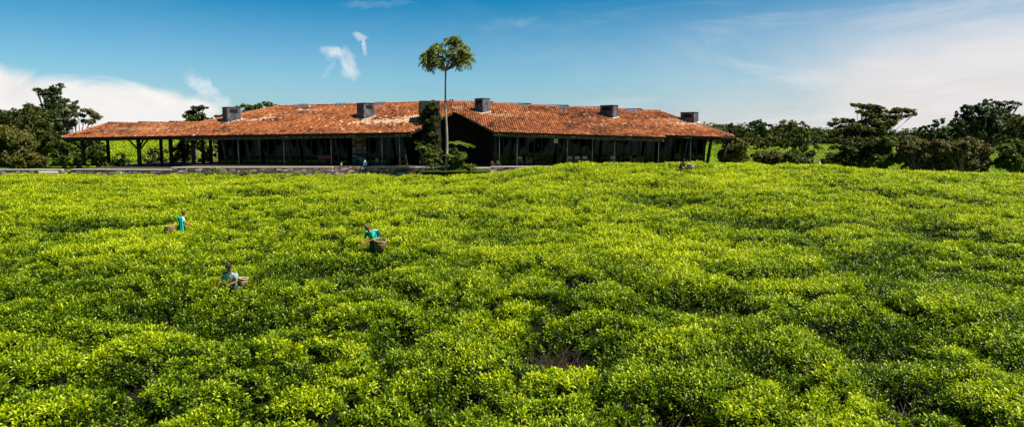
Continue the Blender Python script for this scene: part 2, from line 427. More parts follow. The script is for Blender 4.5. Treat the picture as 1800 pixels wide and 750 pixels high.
def make_sprig(seed, n_leaf, up):
    r = np.random.default_rng(seed); V = []; Fc = []; A = []
    for i in range(n_leaf):
        az = i*2.4 + r.uniform(-.4, .4); top = i/(n_leaf-1)
        el = R(r.uniform(2, 35) + 45*top**1.5*up)            # rosette low, spear high
        L = r.uniform(.085, .125)*(1 - .35*top); W = L*r.uniform(.15, .20)
        base = np.array([math.cos(az)*.02, math.sin(az)*.02, -.05 + .10*top])
        d = np.array([math.cos(az)*math.cos(el), math.sin(az)*math.cos(el), math.sin(el)])
        s = np.array([-math.sin(az), math.cos(az), 0]) + r.normal(0, .18, 3); s -= d*s.dot(d); s /= np.linalg.norm(s)
        u = np.cross(s, d); u = u if u[2] > 0 else -u
        curl = r.uniform(.10, .42)*L
        pts = []
        for t, w, c in ((.0, .12, 0), (.35, 1, .0), (.72, .8, .35), (1, .0, 1)):
            mid = base + d*L*t - np.array([0, 0, 1])*curl*c + u*L*.06*math.sin(t*3.1)
            if w == 0: pts.append([mid])
            else: pts.append([mid-s*W*w+u*W*.45*w, mid, mid+s*W*w+u*W*.45*w])
        k = len(V)
        for q in pts: V += [list(v) for v in q]
        Fc += [(k, k+1, k+4, k+3), (k+1, k+2, k+5, k+4), (k+3, k+4, k+7, k+6), (k+4, k+5, k+8, k+7), (k+6, k+7, k+9, k+9), (k+7, k+8, k+9, k+9)]
        A += [float(np.clip(.05 + .95*top + r.normal(0, .16), 0, 1))]*10  # top leaves young and pale; low ones darkened further to stand in for shade
    me = bpy.data.meshes.new('tea_sprig')
    me.from_pydata(V, [], [tuple(dict.fromkeys(f)) for f in Fc])
    at = me.attributes.new('rnd', 'FLOAT', 'POINT'); at.data.foreach_set('value', np.array(A, np.float32))
    me.polygons.foreach_set('use_smooth', [True]*len(me.polygons))
    me.materials.append(M['tea'])
    return bpy.data.objects.new('tea_sprig', me)
sprigs = bpy.data.collections.new('tea_sprigs')
for i in range(8): sprigs.objects.link(make_sprig(100+i, 7 + (i % 3), .6 + .1*i))

def scatter(name, pts, tint, scl, nrm, parent, mat):
    """one mesh of points; a node tree sets a leafy sprig on every point"""
    n = len(pts)
    me = bpy.data.meshes.new(name); me.vertices.add(n); me.vertices.foreach_set('co', np.asarray(pts, np.float32).ravel())
    def fa(nm, a, t='FLOAT', f='value'):
        at = me.attributes.new(nm, t, 'POINT'); at.data.foreach_set(f, np.asarray(a, np.float32 if t != 'INT' else np.int32).ravel())
    fa('tint', tint); fa('scl', scl); fa('idx', rng.integers(0, 8, n), 'INT')
    rot = np.stack([-nrm[:, 1]*.7 + rng.normal(0, .22, n), nrm[:, 0]*.7 + rng.normal(0, .22, n), rng.uniform(0, 6.283, n)], 1)
    fa('rot', rot, 'FLOAT_VECTOR', 'vector')
    me.update(); me.materials.append(mat)
    o = bpy.data.objects.new(name, me); COL.objects.link(o); o.parent = parent
    ng = bpy.data.node_groups.new('leafy', 'GeometryNodeTree')
    ng.interface.new_socket('Geometry', in_out='INPUT', socket_type='NodeSocketGeometry')
    ng.interface.new_socket('Geometry', in_out='OUTPUT', socket_type='NodeSocketGeometry')
    gi = ng.nodes.new('NodeGroupInput'); go = ng.nodes.new('NodeGroupOutput')
    m2p = ng.nodes.new('GeometryNodeMeshToPoints')
    ci = ng.nodes.new('GeometryNodeCollectionInfo'); ci.inputs[0].default_value = sprigs
    ci.inputs['Separate Children'].default_value = True; ci.inputs['Reset Children'].default_value = True
    iop = ng.nodes.new('GeometryNodeInstanceOnPoints'); iop.inputs['Pick Instance'].default_value = True
    def na(nm, t):
        a = ng.nodes.new('GeometryNodeInputNamedAttribute'); a.data_type = t; a.inputs[0].default_value = nm
        return [s for s in a.outputs if s.enabled and s.name == 'Attribute'][0]
    L = ng.links.new
    L(gi.outputs[0], m2p.inputs[0]); L(m2p.outputs[0], iop.inputs['Points']); L(ci.outputs[0], iop.inputs['Instance'])
    L(na('idx', 'INT'), iop.inputs['Instance Index']); L(na('scl', 'FLOAT'), iop.inputs['Scale'])
    e2r = ng.nodes.new('FunctionNodeEulerToRotation'); L(na('rot', 'FLOAT_VECTOR'), e2r.inputs[0]); L(e2r.outputs[0], iop.inputs['Rotation'])
    L(iop.outputs[0], go.inputs[0])
    md = o.modifiers.new('leafy', 'NODES'); md.node_group = ng
    return o

def sample_band(y0, y1, s):
    ny = int((y1-y0)/s); out = []
    for j in range(ny):
        y = y0 + (j+.5)*s; hw = .80*y + 3.5; nx = int(2*hw/s)
        x = -hw + (np.arange(nx)+.5)*s + rng.uniform(-.5, .5, nx)*s
        out.append(np.stack([x, np.full(nx, y)+rng.uniform(-.6, .6, nx)*s], 1))
    return np.concatenate(out)
bands = [(9.5, 16, .113), (16, 24, .130), (24, 34, .155), (34, 46, .18), (46, 64.8, .20)]
P2, S2 = [], []
for y0, y1, s in bands:
    q = sample_band(y0, y1, s); P2.append(q); S2.append(np.full(len(q), 1.25 + (s-.113)*4.5))
P2 = np.concatenate(P2); S2 = np.concatenate(S2)
x, y = P2[:, 0], P2[:, 1]
h, dep = Hc(x, y)
e = .12; hx, _ = Hc(x+e, y); hy, _ = Hc(x, y+e)
gx, gy = (hx-h)/e, (hy-h)/e
steep = np.hypot(gx, gy)
keep = in_field(x, y) & (rng.random(len(x)) > sstep(.42, .72, dep)*.95)
for hxx, hyy, rx, ry, d in PERSON_SPOTS:
    keep &= ~((((x-hxx)/(rx*.5))**2 + ((y-hyy-ry*.55)/(.34))**2) < 1)
# extra sprigs on the steep flanks of the bushes, where plan spacing is too thin
ex = keep & (steep > .7) & (rng.random(len(x)) < .9)
idx = np.concatenate([np.nonzero(keep)[0], np.nonzero(ex)[0]])
x2 = x[idx] + np.where(np.arange(len(idx)) < keep.sum(), 0, 1)*rng.uniform(-.06, .06, len(idx)); y2 = y[idx] + np.where(np.arange(len(idx)) < keep.sum(), 0, 1)*rng.uniform(-.06, .06, len(idx))
h2, d2 = Hc(x2, y2)
pts = np.stack([x2, y2, h2 + rng.normal(0, .035, len(idx))], 1)
gl = np.clip(np.stack([-gx[idx], -gy[idx]], 1), -1.2, 1.2)
nrm = np.concatenate([gl, np.ones((len(idx), 1))], 1)
f1, f2, cid = voronoi((x2+1.1*(vnoise(x2*.5, y2*.5, 5)-.5))/1.75, (y2+1.1*(vnoise(x2*.5, y2*.5, 6)-.5))/1.45, 20)
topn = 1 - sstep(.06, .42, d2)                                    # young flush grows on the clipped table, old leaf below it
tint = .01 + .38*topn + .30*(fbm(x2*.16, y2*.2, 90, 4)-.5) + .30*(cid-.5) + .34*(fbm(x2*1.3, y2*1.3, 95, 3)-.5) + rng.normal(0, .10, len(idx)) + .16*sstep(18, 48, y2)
for px, py, r in ((890,530,1.3), (1470,632,1.2), (1300,330,4), (600,560,.8), (1250,400,3)):
    q = PZ(px, py, -1.8 if py > 450 else -.6); tint = tint + .28*np.exp(-(((x2-q.x)/r)**2+((y2-q.y)/(r*1.2))**2))
scl = S2[idx]*rng.uniform(.8, 1.25, len(idx))*np.where(rng.random(len(idx)) < .04, 1.3, 1)
print('sprigs', len(idx))
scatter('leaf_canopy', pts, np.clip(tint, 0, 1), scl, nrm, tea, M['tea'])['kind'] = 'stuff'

mb = MB(); rr_ = random.Random(4)
for hx, hy, r, d in hole_xy:
    for k in range(int(14+26*r)):
        a, q = rr_.uniform(0, 6.283), r*rr_.uniform(.1, 1.1); X, Y = hx+math.cos(a)*q, hy+math.sin(a)*q*.9
        g = float(Gz(X, Y)); top = float(Hc(np.array([X+.12]), np.array([Y]))[0][0]); Hh = max(.45, min(.85, top-g+.15))
        mb.tube([(X, Y, g-.02), (X+rr_.uniform(-.1, .1), Y+rr_.uniform(-.1, .1), g+Hh*.5), (X+rr_.uniform(-.25, .25), Y+rr_.uniform(-.25, .25), g+Hh)], [.016, .011, .006], 4)
mb.build('woody_stems', M['stem'], tea)['kind'] = 'stuff'

# distant tea slopes
for nm, (xa, xb, ya, yb) in {'hillside_tea': (-90, -28, 92, 185), 'valley_tea': (28, 110, 92, 235)}.items():
    def hz(X, Y):
        f1, f2, c = voronoi(X/2.6, Y/2.4, 11); e_ = np.clip((f2-f1)/.35, 0, 1)
        return gz(X, Y) + .75*sstep(0, 1, e_) + .5*(fbm(X*.25, Y*.25, 12, 3)-.5) - .15
    ob = grid(nm, np.arange(xa, xb, .6), np.arange(ya, yb, .6), hz, M['far_green'], 'stuff')
    n = 26000
    X = rng.uniform(xa, xb, n); Y = rng.uniform(ya, yb, n); k = np.abs(X) < .84*Y; X, Y = X[k], Y[k]
    Z = hz(X, Y)+.02; f1, f2, c = voronoi(X/2.6, Y/2.4, 11)
    tt = .27 + .5*(fbm(X*.1, Y*.1, 13, 3)-.5) + .3*(c-.5) + .25*sstep(0, .35, f2-f1) - .12
    scatter('leaf_canopy', np.stack([X, Y, Z], 1), np.clip(tt, 0, 1), np.full(len(X), 3.4)*rng.uniform(.7, 1.3, len(X)), np.zeros((len(X), 3)), ob, M['tea'])['kind'] = 'stuff'

# ------------------------------------------------------------------ roof geometry from two slope planes
def plane3(a, b, c):
    n = (b-a).cross(c-a).normalized(); return (a, n if n.z > 0 else -n)
A = P(108, 243, 71.5); C = P(722, 233.5, 68.0); R1 = P(790, 180, 77.0)
PL = plane3(A, C, R1)
D = P(868, 232.5, 68.0); E = P(1168, 242, 70.0)
PR = plane3(D, E, R1)
R0 = PP(490, 188, PL); PRr = PP(352, 217, PL); PRl = PP(186, 219.5, PL)
R2 = PP(1160, 197.5, PR); G = PP(1290, 241, PR); E2 = PP(1166, 237.5, PR)
# notch apex on the valley line shared by both planes
dl = PL[1].cross(PR[1]).normalized(); dl = dl if dl.y < 0 else -dl
best = min((abs((lambda v: v.z/v.y)(R1+dl*t-Vector((0, 0, CAMZ))) - ray(790, 197).z/ray(790, 197).y), t) for t in [i*.02 for i in range(400)])
NA = R1 + dl*best[1]
frontL = [A, C, NA, R1, R0, PRr, PRl]
frontR = [D, E, E2, G, R2, R1, NA]
BK = 87.5
def back(p, z=3.3, Y=BK): return Vector((p.x, Y, z))
bA = Vector((A.x, 80.5, A.z)); bP = Vector((PRr.x, 80.5, A.z)); bM = Vector((R0.x-8, BK, 3.2)); b1 = Vector((R1.x, BK, 3.3)); b2 = Vector((R2.x+4, BK, 3.0)); bG = Vector((G.x+.6, 84, G.z))
roofs = {'left_front': frontL, 'right_front': frontR, 'back_left': [R1, b1, bM, R0], 'back_right': [R1, R2, b2, b1],
         'porch_back': [PRl, PRr, bP, bA], 'porch_hip': [A, PRl, bA], 'main_hip': [R0, bM, bP, PRr], 'end_hip': [G, bG, b2, R2]}

def in_poly(px, py, poly):
    ins = np.zeros(px.shape, bool); n = len(poly)
    for i in range(n):
        x1, y1 = poly[i]; x2_, y2_ = poly[(i+1) % n]
        if y1 == y2_: continue
        c = ((y1 > py) != (y2_ > py)) & (px < (x2_-x1)*(py-y1)/(y2_-y1)+x1); ins ^= c
    return ins
def tile_roof(poly, eave, pl, parent, seed):
    """barrel tiles in courses over a polygon lying in plane pl; eave = (a, b) gives the course direction"""
    o, n = pl; u = (eave[1]-eave[0]); u = (u - n*u.dot(n)).normalized(); v = n.cross(u)
    if v.z < 0: v = -v
    o = eave[0]
    loc = [((p-o).dot(u), (p-o).dot(v)) for p in poly]
    off = sum((p-o).dot(n) for p in poly)/len(poly)
    us = [q[0] for q in loc]; vs = [q[1] for q in loc]
    W, Lg = .235, .36
    ci = np.arange(int(min(us)/W)-1, int(max(us)/W)+2); cj = np.arange(int(min(vs)/Lg)-1, int(max(vs)/Lg)+1)
    U, V = np.meshgrid(ci*W+.1, cj*Lg+.18); U = U.ravel(); V = V.ravel()
    k = in_poly(U, V, loc); U, V = U[k], V[k]; nt_ = len(U)
    r = np.random.default_rng(seed)
    jit = r.normal(0, .008, (nt_, 2)); lift = r.uniform(0, .018, nt_); tw = r.normal(0, .02, nt_)
    th = np.linspace(0, math.pi, 6)
    prof = np.stack([-np.cos(th)*.115, np.sin(th)*.085], 1)           # u , n
    VV = []
    for end, (vv, nn, sc) in enumerate(((-.21, .045, 1.06), (.21, .0, .92))):
        for a, b in prof:
            uu = U + jit[:, 0] + a*sc + tw*vv; ww = V + jit[:, 1] + vv; hh = b*sc + nn + lift*(1 if end == 0 else 0) + .02
            VV.append(np.stack([uu, ww, hh], 1))
    VV = np.stack(VV, 1)                                              # nt,12,3
    X = np.array(o)[None, None, :] + VV[..., 0:1]*np.array(u) + VV[..., 1:2]*np.array(v) + VV[..., 2:3]*np.array(n)
    fb = [(i, i+1, i+7, i+6) for i in range(5)] + [(0, 5, 4, 1), (1, 4, 3, 2)]
    Fi = (np.arange(nt_)[:, None, None]*12 + np.array(fb)[None]).reshape(-1, 4)
    big = fbm(U*.35+seed, V*.6, seed, 3); t = r.beta(2.4, 2.4, nt_)*.66 + .62*(big-.5) + .12
    streak = sstep(.56, .8, fbm(U*1.1+3, V*.9, seed+9, 3))
    t = t - .34*streak*r.random(nt_)
    cx = (X[:, 0, 0]); cz = V
    pale = (r.random(nt_) < .018)*r.uniform(.3, .8, nt_)
    patch = sstep(.60, .72, fbm(U*.55+7, V*1.1, seed+4, 3))*(r.random(nt_) < .2)
    pale = np.maximum(pale, patch*r.uniform(.05, .25, nt_))
    for (px, py, ru, rv, s) in PATCH:
        q = PP(px, py, pl)-o; qu, qv = q.dot(u), q.dot(v)
        wgt = np.exp(-(((U-qu)/ru)**2 + ((V-qv)/rv)**2))
        pale = np.maximum(pale, (r.random(nt_) < wgt*1.2)*s*r.uniform(.5, 1, nt_))
    ob = fast_mesh('tiles', X.reshape(-1, 3), Fi, M['tile'], parent, {'rnd': np.repeat(np.clip(t, 0, 1), 12), 'pale': np.repeat(np.clip(pale, 0, 1), 12)})
    return ob
BR = P(770, 290, 72).copy(); BR.z = 0
lodge = thing('lodge', (0, 0, 0), 'long low lodge with orange tile roof at the top of the tea field', 'lodge')
PATCH = []
def roof_part(key, eave, seed, patches=()):
    global PATCH
    PATCH = list(patches)
    poly = roofs[key]; pl = plane3(poly[0], poly[1], poly[-1])
    if key == 'left_front': pl = PL
    if key == 'right_front': pl = PR
    deck = MB().prism([p - pl[1]*.01 for p in poly], (0, 0, -.17)).build('roof', M['soffit'], lodge)
    tile_roof(poly, eave, pl, deck, seed)
    return deck
deckL = roof_part('left_front', (A, C), 1, [(690, 214, 3.2, .7, .95), (730, 208, 2.2, .6, .9), (640, 216, 1.2, .4, .8), (540, 195, 1.5, .3, .6), (445, 212, 1.2, .3, .8), (470, 208, 1.0, .3, .7), (250, 228, 4, .5, .25), (400, 212, 2.0, .5, .3)])
deckR = roof_part('right_front', (D, E), 2, [(1215, 219, 2.6, .35, .75), (1245, 222, 1.6, .25, .7), (1180, 212, 2.0, .3, .5), (850, 200, 1.2, .5, .6), (890, 204, 1.5, .5, .4), (1050, 220, 1.0, .4, .5), (800, 190, 1.0, .6, .3)])
roof_part('back_left', (b1, bM), 3); roof_part('back_right', (b2, b1), 4); roof_part('porch_back', (bP, bA), 5)
roof_part('porch_hip', (bA, A), 6); roof_part('main_hip', (bM, bP), 7); roof_part('end_hip', (G, bG), 8)
# ridge and hip caps
def caps(a, b, parent):
    a = a+Vector((0, 0, .07)); b = b+Vector((0, 0, .07)); L = (b-a).length; n = max(2, int(L/.42)); mb = MB()
    for i in range(n):
        p = a.lerp(b, i/n); q = a.lerp(b, min(1, (i+1.12)/n)); mb.tube([p+Vector((0, 0, .02+random.uniform(0, .02))), q], [.14, .115], 7)
    return mb.build('ridge_cap', M['ridge'], parent)
for a, b, p in ((R0, R1, deckL), (R1, R2, deckR), (PRl, PRr, deckL), (A, PRl, deckL), (PRr, R0, deckL), (R2, G, deckR)): caps(a, b, p)
# eave beams, a pale strip of gutter and rafters
def eave_beam(a, b, ins=.55, drop=.30, h=.26, w=.14, n=Vector((0, 1, 0)), mat='beam', nm='eave_beam'):
    q = Vector((0, ins, -drop)); return MB().bar(a+q, b+q, w, h).build(nm, M[mat], lodge)
B_ = A.lerp(C, .36)
eave_beam(A, B_, .5, .20, .24, .14, mat='wood_dark'); eave_beam(B_, C, .28, .27, .26, .12); eave_beam(D, E, .28, .27, .26, .12); eave_beam(E2, G, .3, .24, .22, .12, mat='wood_dark')
for a, b, (t0, t1) in ((A, C, (.955, .995)), (D, E, (.0, .06)), (D, E, (.27, .31)), (D, E, (.325, .345)), (D, E, (.44, .475)), (D, E, (.78, .80)), (A, C, (.83, .845)), (E2, G, (.3, .4)), (A, C, (.64, .66))):
    MB().bar(a.lerp(b, t0)+Vector((0, .12, -.19)), a.lerp(b, t1)+Vector((0, .12, -.19)), .06, .07).build('gutter_strip', M['cream'], lodge)
def rafters(a, b, n, slope_pl, depth=5.5):
    mb = MB(); v = slope_pl[1].cross((b-a).normalized()); v = v if v.z > 0 else -v
    for i in range(n):
        p = a.lerp(b, (i+.5)/n) - slope_pl[1]*.28; mb.bar(p, p+v*depth, .09, .16)
    return mb.build('rafters', M['wood_dark'], lodge)
rafters(A, C, 52, PL, 4.0); rafters(D, E, 26, PR, 4.0)

# ------------------------------------------------------------------ walls, windows
def lineY(a, b, x): t = (x-a.x)/(b.x-a.x); return a.y + t*(b.y-a.y)
def front_pt(px, inset):
    """point on a line parallel to the eave, px = pixel column at terrace level"""
    a, b = (A, C) if px < 800 else (D, G)
    X = (px-900)/F*(68+inset)
    for _ in range(4):
        Y = lineY(a, b, X)+inset; X = PZ(px, 291, 0).x/PZ(px, 291, 0).y*Y
    return Vector((X, Y, 0))
def roof_z(p, pl): o, n = pl; return o.z - ((p.x-o.x)*n.x + (p.y-o.y)*n.y)/n.z
def facade(px0, px1, n, pl, inset=3.2, skip=()):
    a = front_pt(px0, inset); b = front_pt(px1, inset); d = (b-a).normalized(); nn = Vector((d.y, -d.x, 0))
    Ht = 3.0
    for i in range(n):
        p = a.lerp(b, i/n); q = a.lerp(b, (i+1)/n); L = (q-p).length
        if i in skip: continue
        mb = MB(); w = .07
        mb.bar(p+Vector((0, 0, .05)), p+Vector((0, 0, Ht)), w, .10, up=nn)
        mb.bar(q-d*.075+Vector((0, 0, .05)), q-d*.075+Vector((0, 0, Ht)), w, .10, up=nn)
        mb.bar(p+d*.036+Vector((0, 0, .04)), q-d*.11+Vector((0, 0, .04)), .09, .08)
        mb.bar(p+d*.036+Vector((0, 0, Ht+.04)), q-d*.11+Vector((0, 0, Ht+.04)), .09, .08)
        fr = mb.build('window', M['frame'], lodge)
        MB().bar(p+d*.04+Vector((0, 0, Ht/2)), q-d*.115+Vector((0, 0, Ht/2)), .012, Ht-.09).build('pane', M['glass'], fr)
    # wall above the glass up to the roof
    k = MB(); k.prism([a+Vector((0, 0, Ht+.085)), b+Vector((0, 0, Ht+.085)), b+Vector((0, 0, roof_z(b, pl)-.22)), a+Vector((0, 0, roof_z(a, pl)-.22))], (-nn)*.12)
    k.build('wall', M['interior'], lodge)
    return a, b
fa, fb = facade(386, 716, 26, PL, skip=(18, 19)); fc, fd = facade(872, 1236, 28, PR)
# side, back and entrance walls
def wall(a, b, z0, z1, mat='interior', t=.2, nm='wall'):
    a = Vector((a[0], a[1], 0)); b = Vector((b[0], b[1], 0)); return MB().bar(a+Vector((0, 0, (z0+z1)/2)), b+Vector((0, 0, (z0+z1)/2)), t, z1-z0).build(nm, M[mat], lodge)
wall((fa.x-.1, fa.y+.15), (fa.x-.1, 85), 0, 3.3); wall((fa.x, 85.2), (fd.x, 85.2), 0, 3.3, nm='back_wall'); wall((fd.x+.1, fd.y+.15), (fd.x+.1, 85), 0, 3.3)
en = Vector((NA.x, 75.6, 0)); wall((fb.x+.1, fb.y+.1), (en.x-2.6, en.y-.1), 0, 4.6, mat='wood_dark'); wall((en.x+2.6, en.y-.1), (fc.x-.1, fc.y+.1), 0, 4.6, mat='wood_dark')
wall((en.x-2.6, en.y), (en.x-1.0, en.y), 0, 5.6, mat='wood_dark'); wall((en.x+1.0, en.y), (en.x+2.6, en.y), 0, 5.6, mat='wood_dark')
dr = wall((en.x-1.0, en.y+.05), (en.x+1.0, en.y+.05), 0, 2.5, 'frame', .06, 'door'); wall((en.x-1.0, en.y), (en.x+1.0, en.y), 2.5, 5.6, mat='wood_dark')
MB().bar((en.x+.1, en.y-.02, 1.0), (en.x+.1, en.y-.02, 1.35), .04).build('handle', M['pole'], dr)
# stone pier in the left facade
a = front_pt(620, 2.9); b = front_pt(644, 2.9)
MB().box(((a+b)/2 + Vector((0, .35, 1.55))), ((b-a).length, .7, 3.1)).build('stone_pier', M['stone'], lodge)
# indoor drapes and room dividers that show dimly behind the glass
for i in range(11):
    t = (i+.5)/11; p = fc.lerp(fd, t) + Vector((0, .55, 0)); mb = MB()
    if i in (1, 4, 6, 9): continue
    pts_ = []; w = random.uniform(.5, .95)
    for k in range(9): pts_.append(p+Vector((w*(k/8-.5), .07*math.sin(k*2.4), 0)))
    vs = [q+Vector((0, 0, .08)) for q in pts_] + [q+Vector((0, 0, 2.9)) for q in pts_]
    MB().add(vs, [(k, k+1, k+10, k+9) for k in range(8)]).build('curtain', simple('curtain', (.014,.028,.014), (.03,.045,.022), 5) if 'curtain' not in M else M['curtain'], lodge, smooth=True)
# poles and leaning log columns
def pole(px, inset, r=.045, top=None):
    p = front_pt(px, inset); pl = PL if px < 800 else PR
    MB().tube([p, p+Vector((0, 0, roof_z(p, pl)-.3))], r, 8).build('pole', M['pole'], lodge, smooth=True)
for px in (420, 500, 583, 672, 703, 878, 909, 997, 1041, 1080, 1157, 1213): pole(px, .75)
def log(pxb, pxt, inset=1.6, r=.13, mat='wood_log', inset_top=None):
    p = front_pt(pxb, inset); pl = PL if pxb < 800 else PR
    t = p + Vector(((pxt-pxb)/F*p.y, 0, 0)); t.z = roof_z(t, pl)-.26
    MB().tube([p, p.lerp(t, .5), t], [r*1.1, r, r*.9], 9).build('column', M[mat], lodge, smooth=True)
for b_, t_ in ((399, 391), (441, 432), (512, 503), (598, 588), (683, 674), (715, 705), (868, 874), (905, 912), (985, 994), (1067, 1072), (1145, 1151), (1200, 1209), (1172, 1168)): log(b_, t_)
log(1243, 1250, 1.6, .17, 'wood_dark'); log(1267, 1280, 1.0, .17, 'wood_dark'); log(1237, 1239, 3.4, .10, 'wood_dark')
# open porch posts with braces on the left
def post(px, inset, brace, r=.2):
    p = front_pt(px, inset); z = roof_z(p, PL)-.28
    if not brace: z = min(z, 3.35)
    mb = MB().tube([p-Vector((0, 0, .15)), p+Vector((0, 0, z))], [r, r*.9], 10)
    po = mb.build('post', M['wood_dark'], lodge, smooth=True)
    if brace:
        for s in (-1, 1):
            MB().bar(p+Vector((s*.12, 0, z-1.35)), p+Vector((s*1.25, 0, z-.05)), .12, .14).build('brace', M['wood_dark'], po)
        MB().bar(p+Vector((0, .1, z-1.2)), p+Vector((0, 1.3, z-.05)), .12, .14).build('brace', M['wood_dark'], po)
    return po
for px, ins, br in ((148, 1.0, 1), (246, 1.0, 1), (302, 4.2, 1), (192, 7.2, 0), (285, 7.2, 0), (341, 1.0, 1), (358, 3.0, 0), (372, 5.5, 0)): post(px, ins, br, .22 if br else .19)
MB().bar(Vector((A.x+1, 79.2, 3.2)), Vector((fa.x-2, 79.2, 3.2)), .2, .3).build('porch_beam', M['wood_dark'], lodge)
# skylights on the ridge
for px in (532, 600, 667, 918, 991, 1108):
    pl, a, b = (PL, R0, R1) if px < 790 else (PR, R1, R2)
    t = min((abs(((a.lerp(b, q/400)).x/(a.lerp(b, q/400)).y) - (px-900)/F/ (CT+ST*.155)), q/400) for q in range(401))[1]
    p = a.lerp(b, t); d = (b-a).normalized()
    MB().prism([p-d*.62+Vector((0, -.9, -.22)), p+d*.62+Vector((0, -.9, -.22)), p+d*.62+Vector((0, .1, .27)), p-d*.62+Vector((0, .1, .27))], (0, 0, -.2)).build('skylight', M['slate'], deckL if px < 790 else deckR)
# chimneys
def chimney(px, py, wid, hgt, rot, pl, parent, side, split=.5):
    """px,py: foot of the corner nearest the camera; side: which face carries the vent"""
    p = PP(px, py, pl); Rm = Matrix.Rotation(R(rot), 3, 'Z')
    u = Rm @ Vector((1, 0, 0)); v = Rm @ Vector((0, 1, 0))            # box runs along +u and +v from the near corner
    w1, w2 = wid
    base = [p, p+u*w1, p+u*w1+v*w2, p+v*w2]; z0 = min(roof_z(q, pl) for q in base)-.3; zt = p.z + hgt
    cen = (base[0]+base[2])/2; top = [cen+(q-cen)*.96 for q in base]
    vs = [Vector((q.x, q.y, z0)) for q in base] + [Vector((q.x, q.y, zt)) for q in top]
    ch = MB().add(vs, [(0,3,2,1),(4,5,6,7),(0,1,5,4),(1,2,6,5),(2,3,7,6),(3,0,4,7)]).build('chimney', M['chimney'], parent, bevel=.03)
    cp = [cen+(q-cen)*1.02 for q in base]
    MB().prism([Vector((q.x, q.y, zt-.002)) for q in cp], (0, 0, .07)).build('cap', M['slate'], ch)
    fu, L, nrm_ = (u, w1, -v) if side == 'u' else (v, w2, -u)
    mid = p+fu*L*.5; mid = cen+(mid-cen)*.985; mid.z = zt-.34
    MB().bar(mid-fu*L*.27, mid+fu*L*.27, .06, .34).build('vent', M['vent'], ch)
    # pale flashing around the foot, follows the slope
    fl = MB(); ring = [cen+(q-cen)*1.0 for q in base]; o2 = [cen+(q-cen)*1.16 for q in base]
    for i in range(4):
        j = (i+1) % 4
        quad = [ring[i], ring[j], o2[j], o2[i]]; fl.prism([Vector((q.x, q.y, roof_z(q, pl)+.10)) for q in quad], (0, 0, .04))
    fl.build('flashing', M['cream'], ch)
    return ch
# rot: u axis runs to the right and back, v to the left and back
chimney(399, 218, (1.55, 1.35), 1.75, 42, PL, deckL, 'u')
chimney(640, 212, (1.35, 1.55), 1.80, 42, PL, deckL, 'u')
chimney(848, 201, (1.15, 1.30), 1.65, 44, PR, deckR, 'v')
chimney(1077, 210, (1.05, 1.75), 1.50, 46, PR, deckR, 'v')
chimney(1220, 219, (1.00, 1.75), 1.30, 46, PR, deckR, 'v')
# dark vent gable behind the first chimney
q = PP(440, 205, PL); MB().prism([PP(418, 205, PL)+Vector((0, 1.2, .1)), PP(462, 196, PL)+Vector((0, 1.2, .1)), PP(462, 196, PL)+Vector((0, 1.2, .3)), PP(418, 205, PL)+Vector((0, 1.2, .75))], (0, 1.4, .0)).build('ridge_vent', M['wood_dark'], lodge)
# stone chimney tower at the entrance, creeper grows on it
tw = P(757, 290, 71.2); tw.z = 0
tp = [Vector((tw.x+sx*1.0, tw.y+sy*.85, 0)) for sx, sy in ((-1,-1),(1,-1),(1,1),(-1,1))]
Rm = Matrix.Rotation(R(14), 3, 'Z'); tc_ = Vector((tw.x, tw.y+.3, 0))
tp = [tc_ + Rm @ (q_-tc_) for q_ in tp]
Ht_ = P(757, 178, 71.3).z
vs = [q_*1 for q_ in tp] + [tc_+(q_-tc_)*.98+Vector((-.15, 0, Ht_)) for q_ in tp]
twr = MB().add(vs, [(0,3,2,1),(4,5,6,7),(0,1,5,4),(1,2,6,5),(2,3,7,6),(3,0,4,7)]).build('chimney_tower', simple('tower_render', (.015,.015,.013), (.05,.048,.042), 2, scl=(1,1,.3)), lodge)
# floor slab indoors
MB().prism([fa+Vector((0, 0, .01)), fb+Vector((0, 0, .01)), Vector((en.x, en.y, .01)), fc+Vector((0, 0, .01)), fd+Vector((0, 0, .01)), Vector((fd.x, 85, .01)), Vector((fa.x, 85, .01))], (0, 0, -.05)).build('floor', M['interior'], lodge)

# ------------------------------------------------------------------ terrace
ter = thing('stone_terrace', (0, 66, -1), 'rough stone terrace wall with pale coping running below the glass front', 'terrace')
ter.location = (0, 0, 0)
def terrace_block(p0, p1, zt, zb, depth=None, mat='stone', cop=True, back_y=None):
    a = PZ(p0[0], p0[1], zt); b = PZ(p1[0], p1[1], zt); ya = back_y or 86
    poly = [Vector((a.x, a.y, zt-.10)), Vector((b.x, b.y, zt-.10)), Vector((b.x, ya, zt-.10)), Vector((a.x, ya, zt-.10))]
    MB().prism([Vector((a.x, a.y+.02, zt-.076)), Vector((b.x, b.y+.02, zt-.076)), Vector((b.x, b.y+.48, zt-.076)), Vector((a.x, a.y+.48, zt-.076))], (0, 0, -.023)).build('mortar_bed', M['soil'], ter)
    MB().prism(poly, (0, 0, zb-zt)).build('stone_wall', M[mat], ter)
    o = Vector((0, -.02, 0))
    poly = [Vector((a.x, a.y, zt))+o, Vector((b.x, b.y, zt))+o, Vector((b.x, b.y+.5, zt)), Vector((a.x, a.y+.5, zt))]
    MB().prism([q+Vector((0, 0, -.0)) for q in poly], (0, 0, -.072)).build('coping', M['concrete'], ter)
    poly = [Vector((a.x, a.y+.503, zt-.012)), Vector((b.x, b.y+.503, zt-.012)), Vector((b.x, ya, zt-.012)), Vector((a.x, ya, zt-.012))]
    MB().prism(poly, (0, 0, -.085)).build('paving', M['paving'], ter)
M['paving'] = simple('paving', (.045,.032,.02), (.085,.062,.04), 2)
terrace_block((301, 293.8), (584, 293.2), 0, -1.3)
terrace_block((645, 293.4), (745, 293.6), 0, -1.3)
a_, b_ = PZ(584, 293.2, 0), PZ(645, 293.4, 0)
st = MB(); 
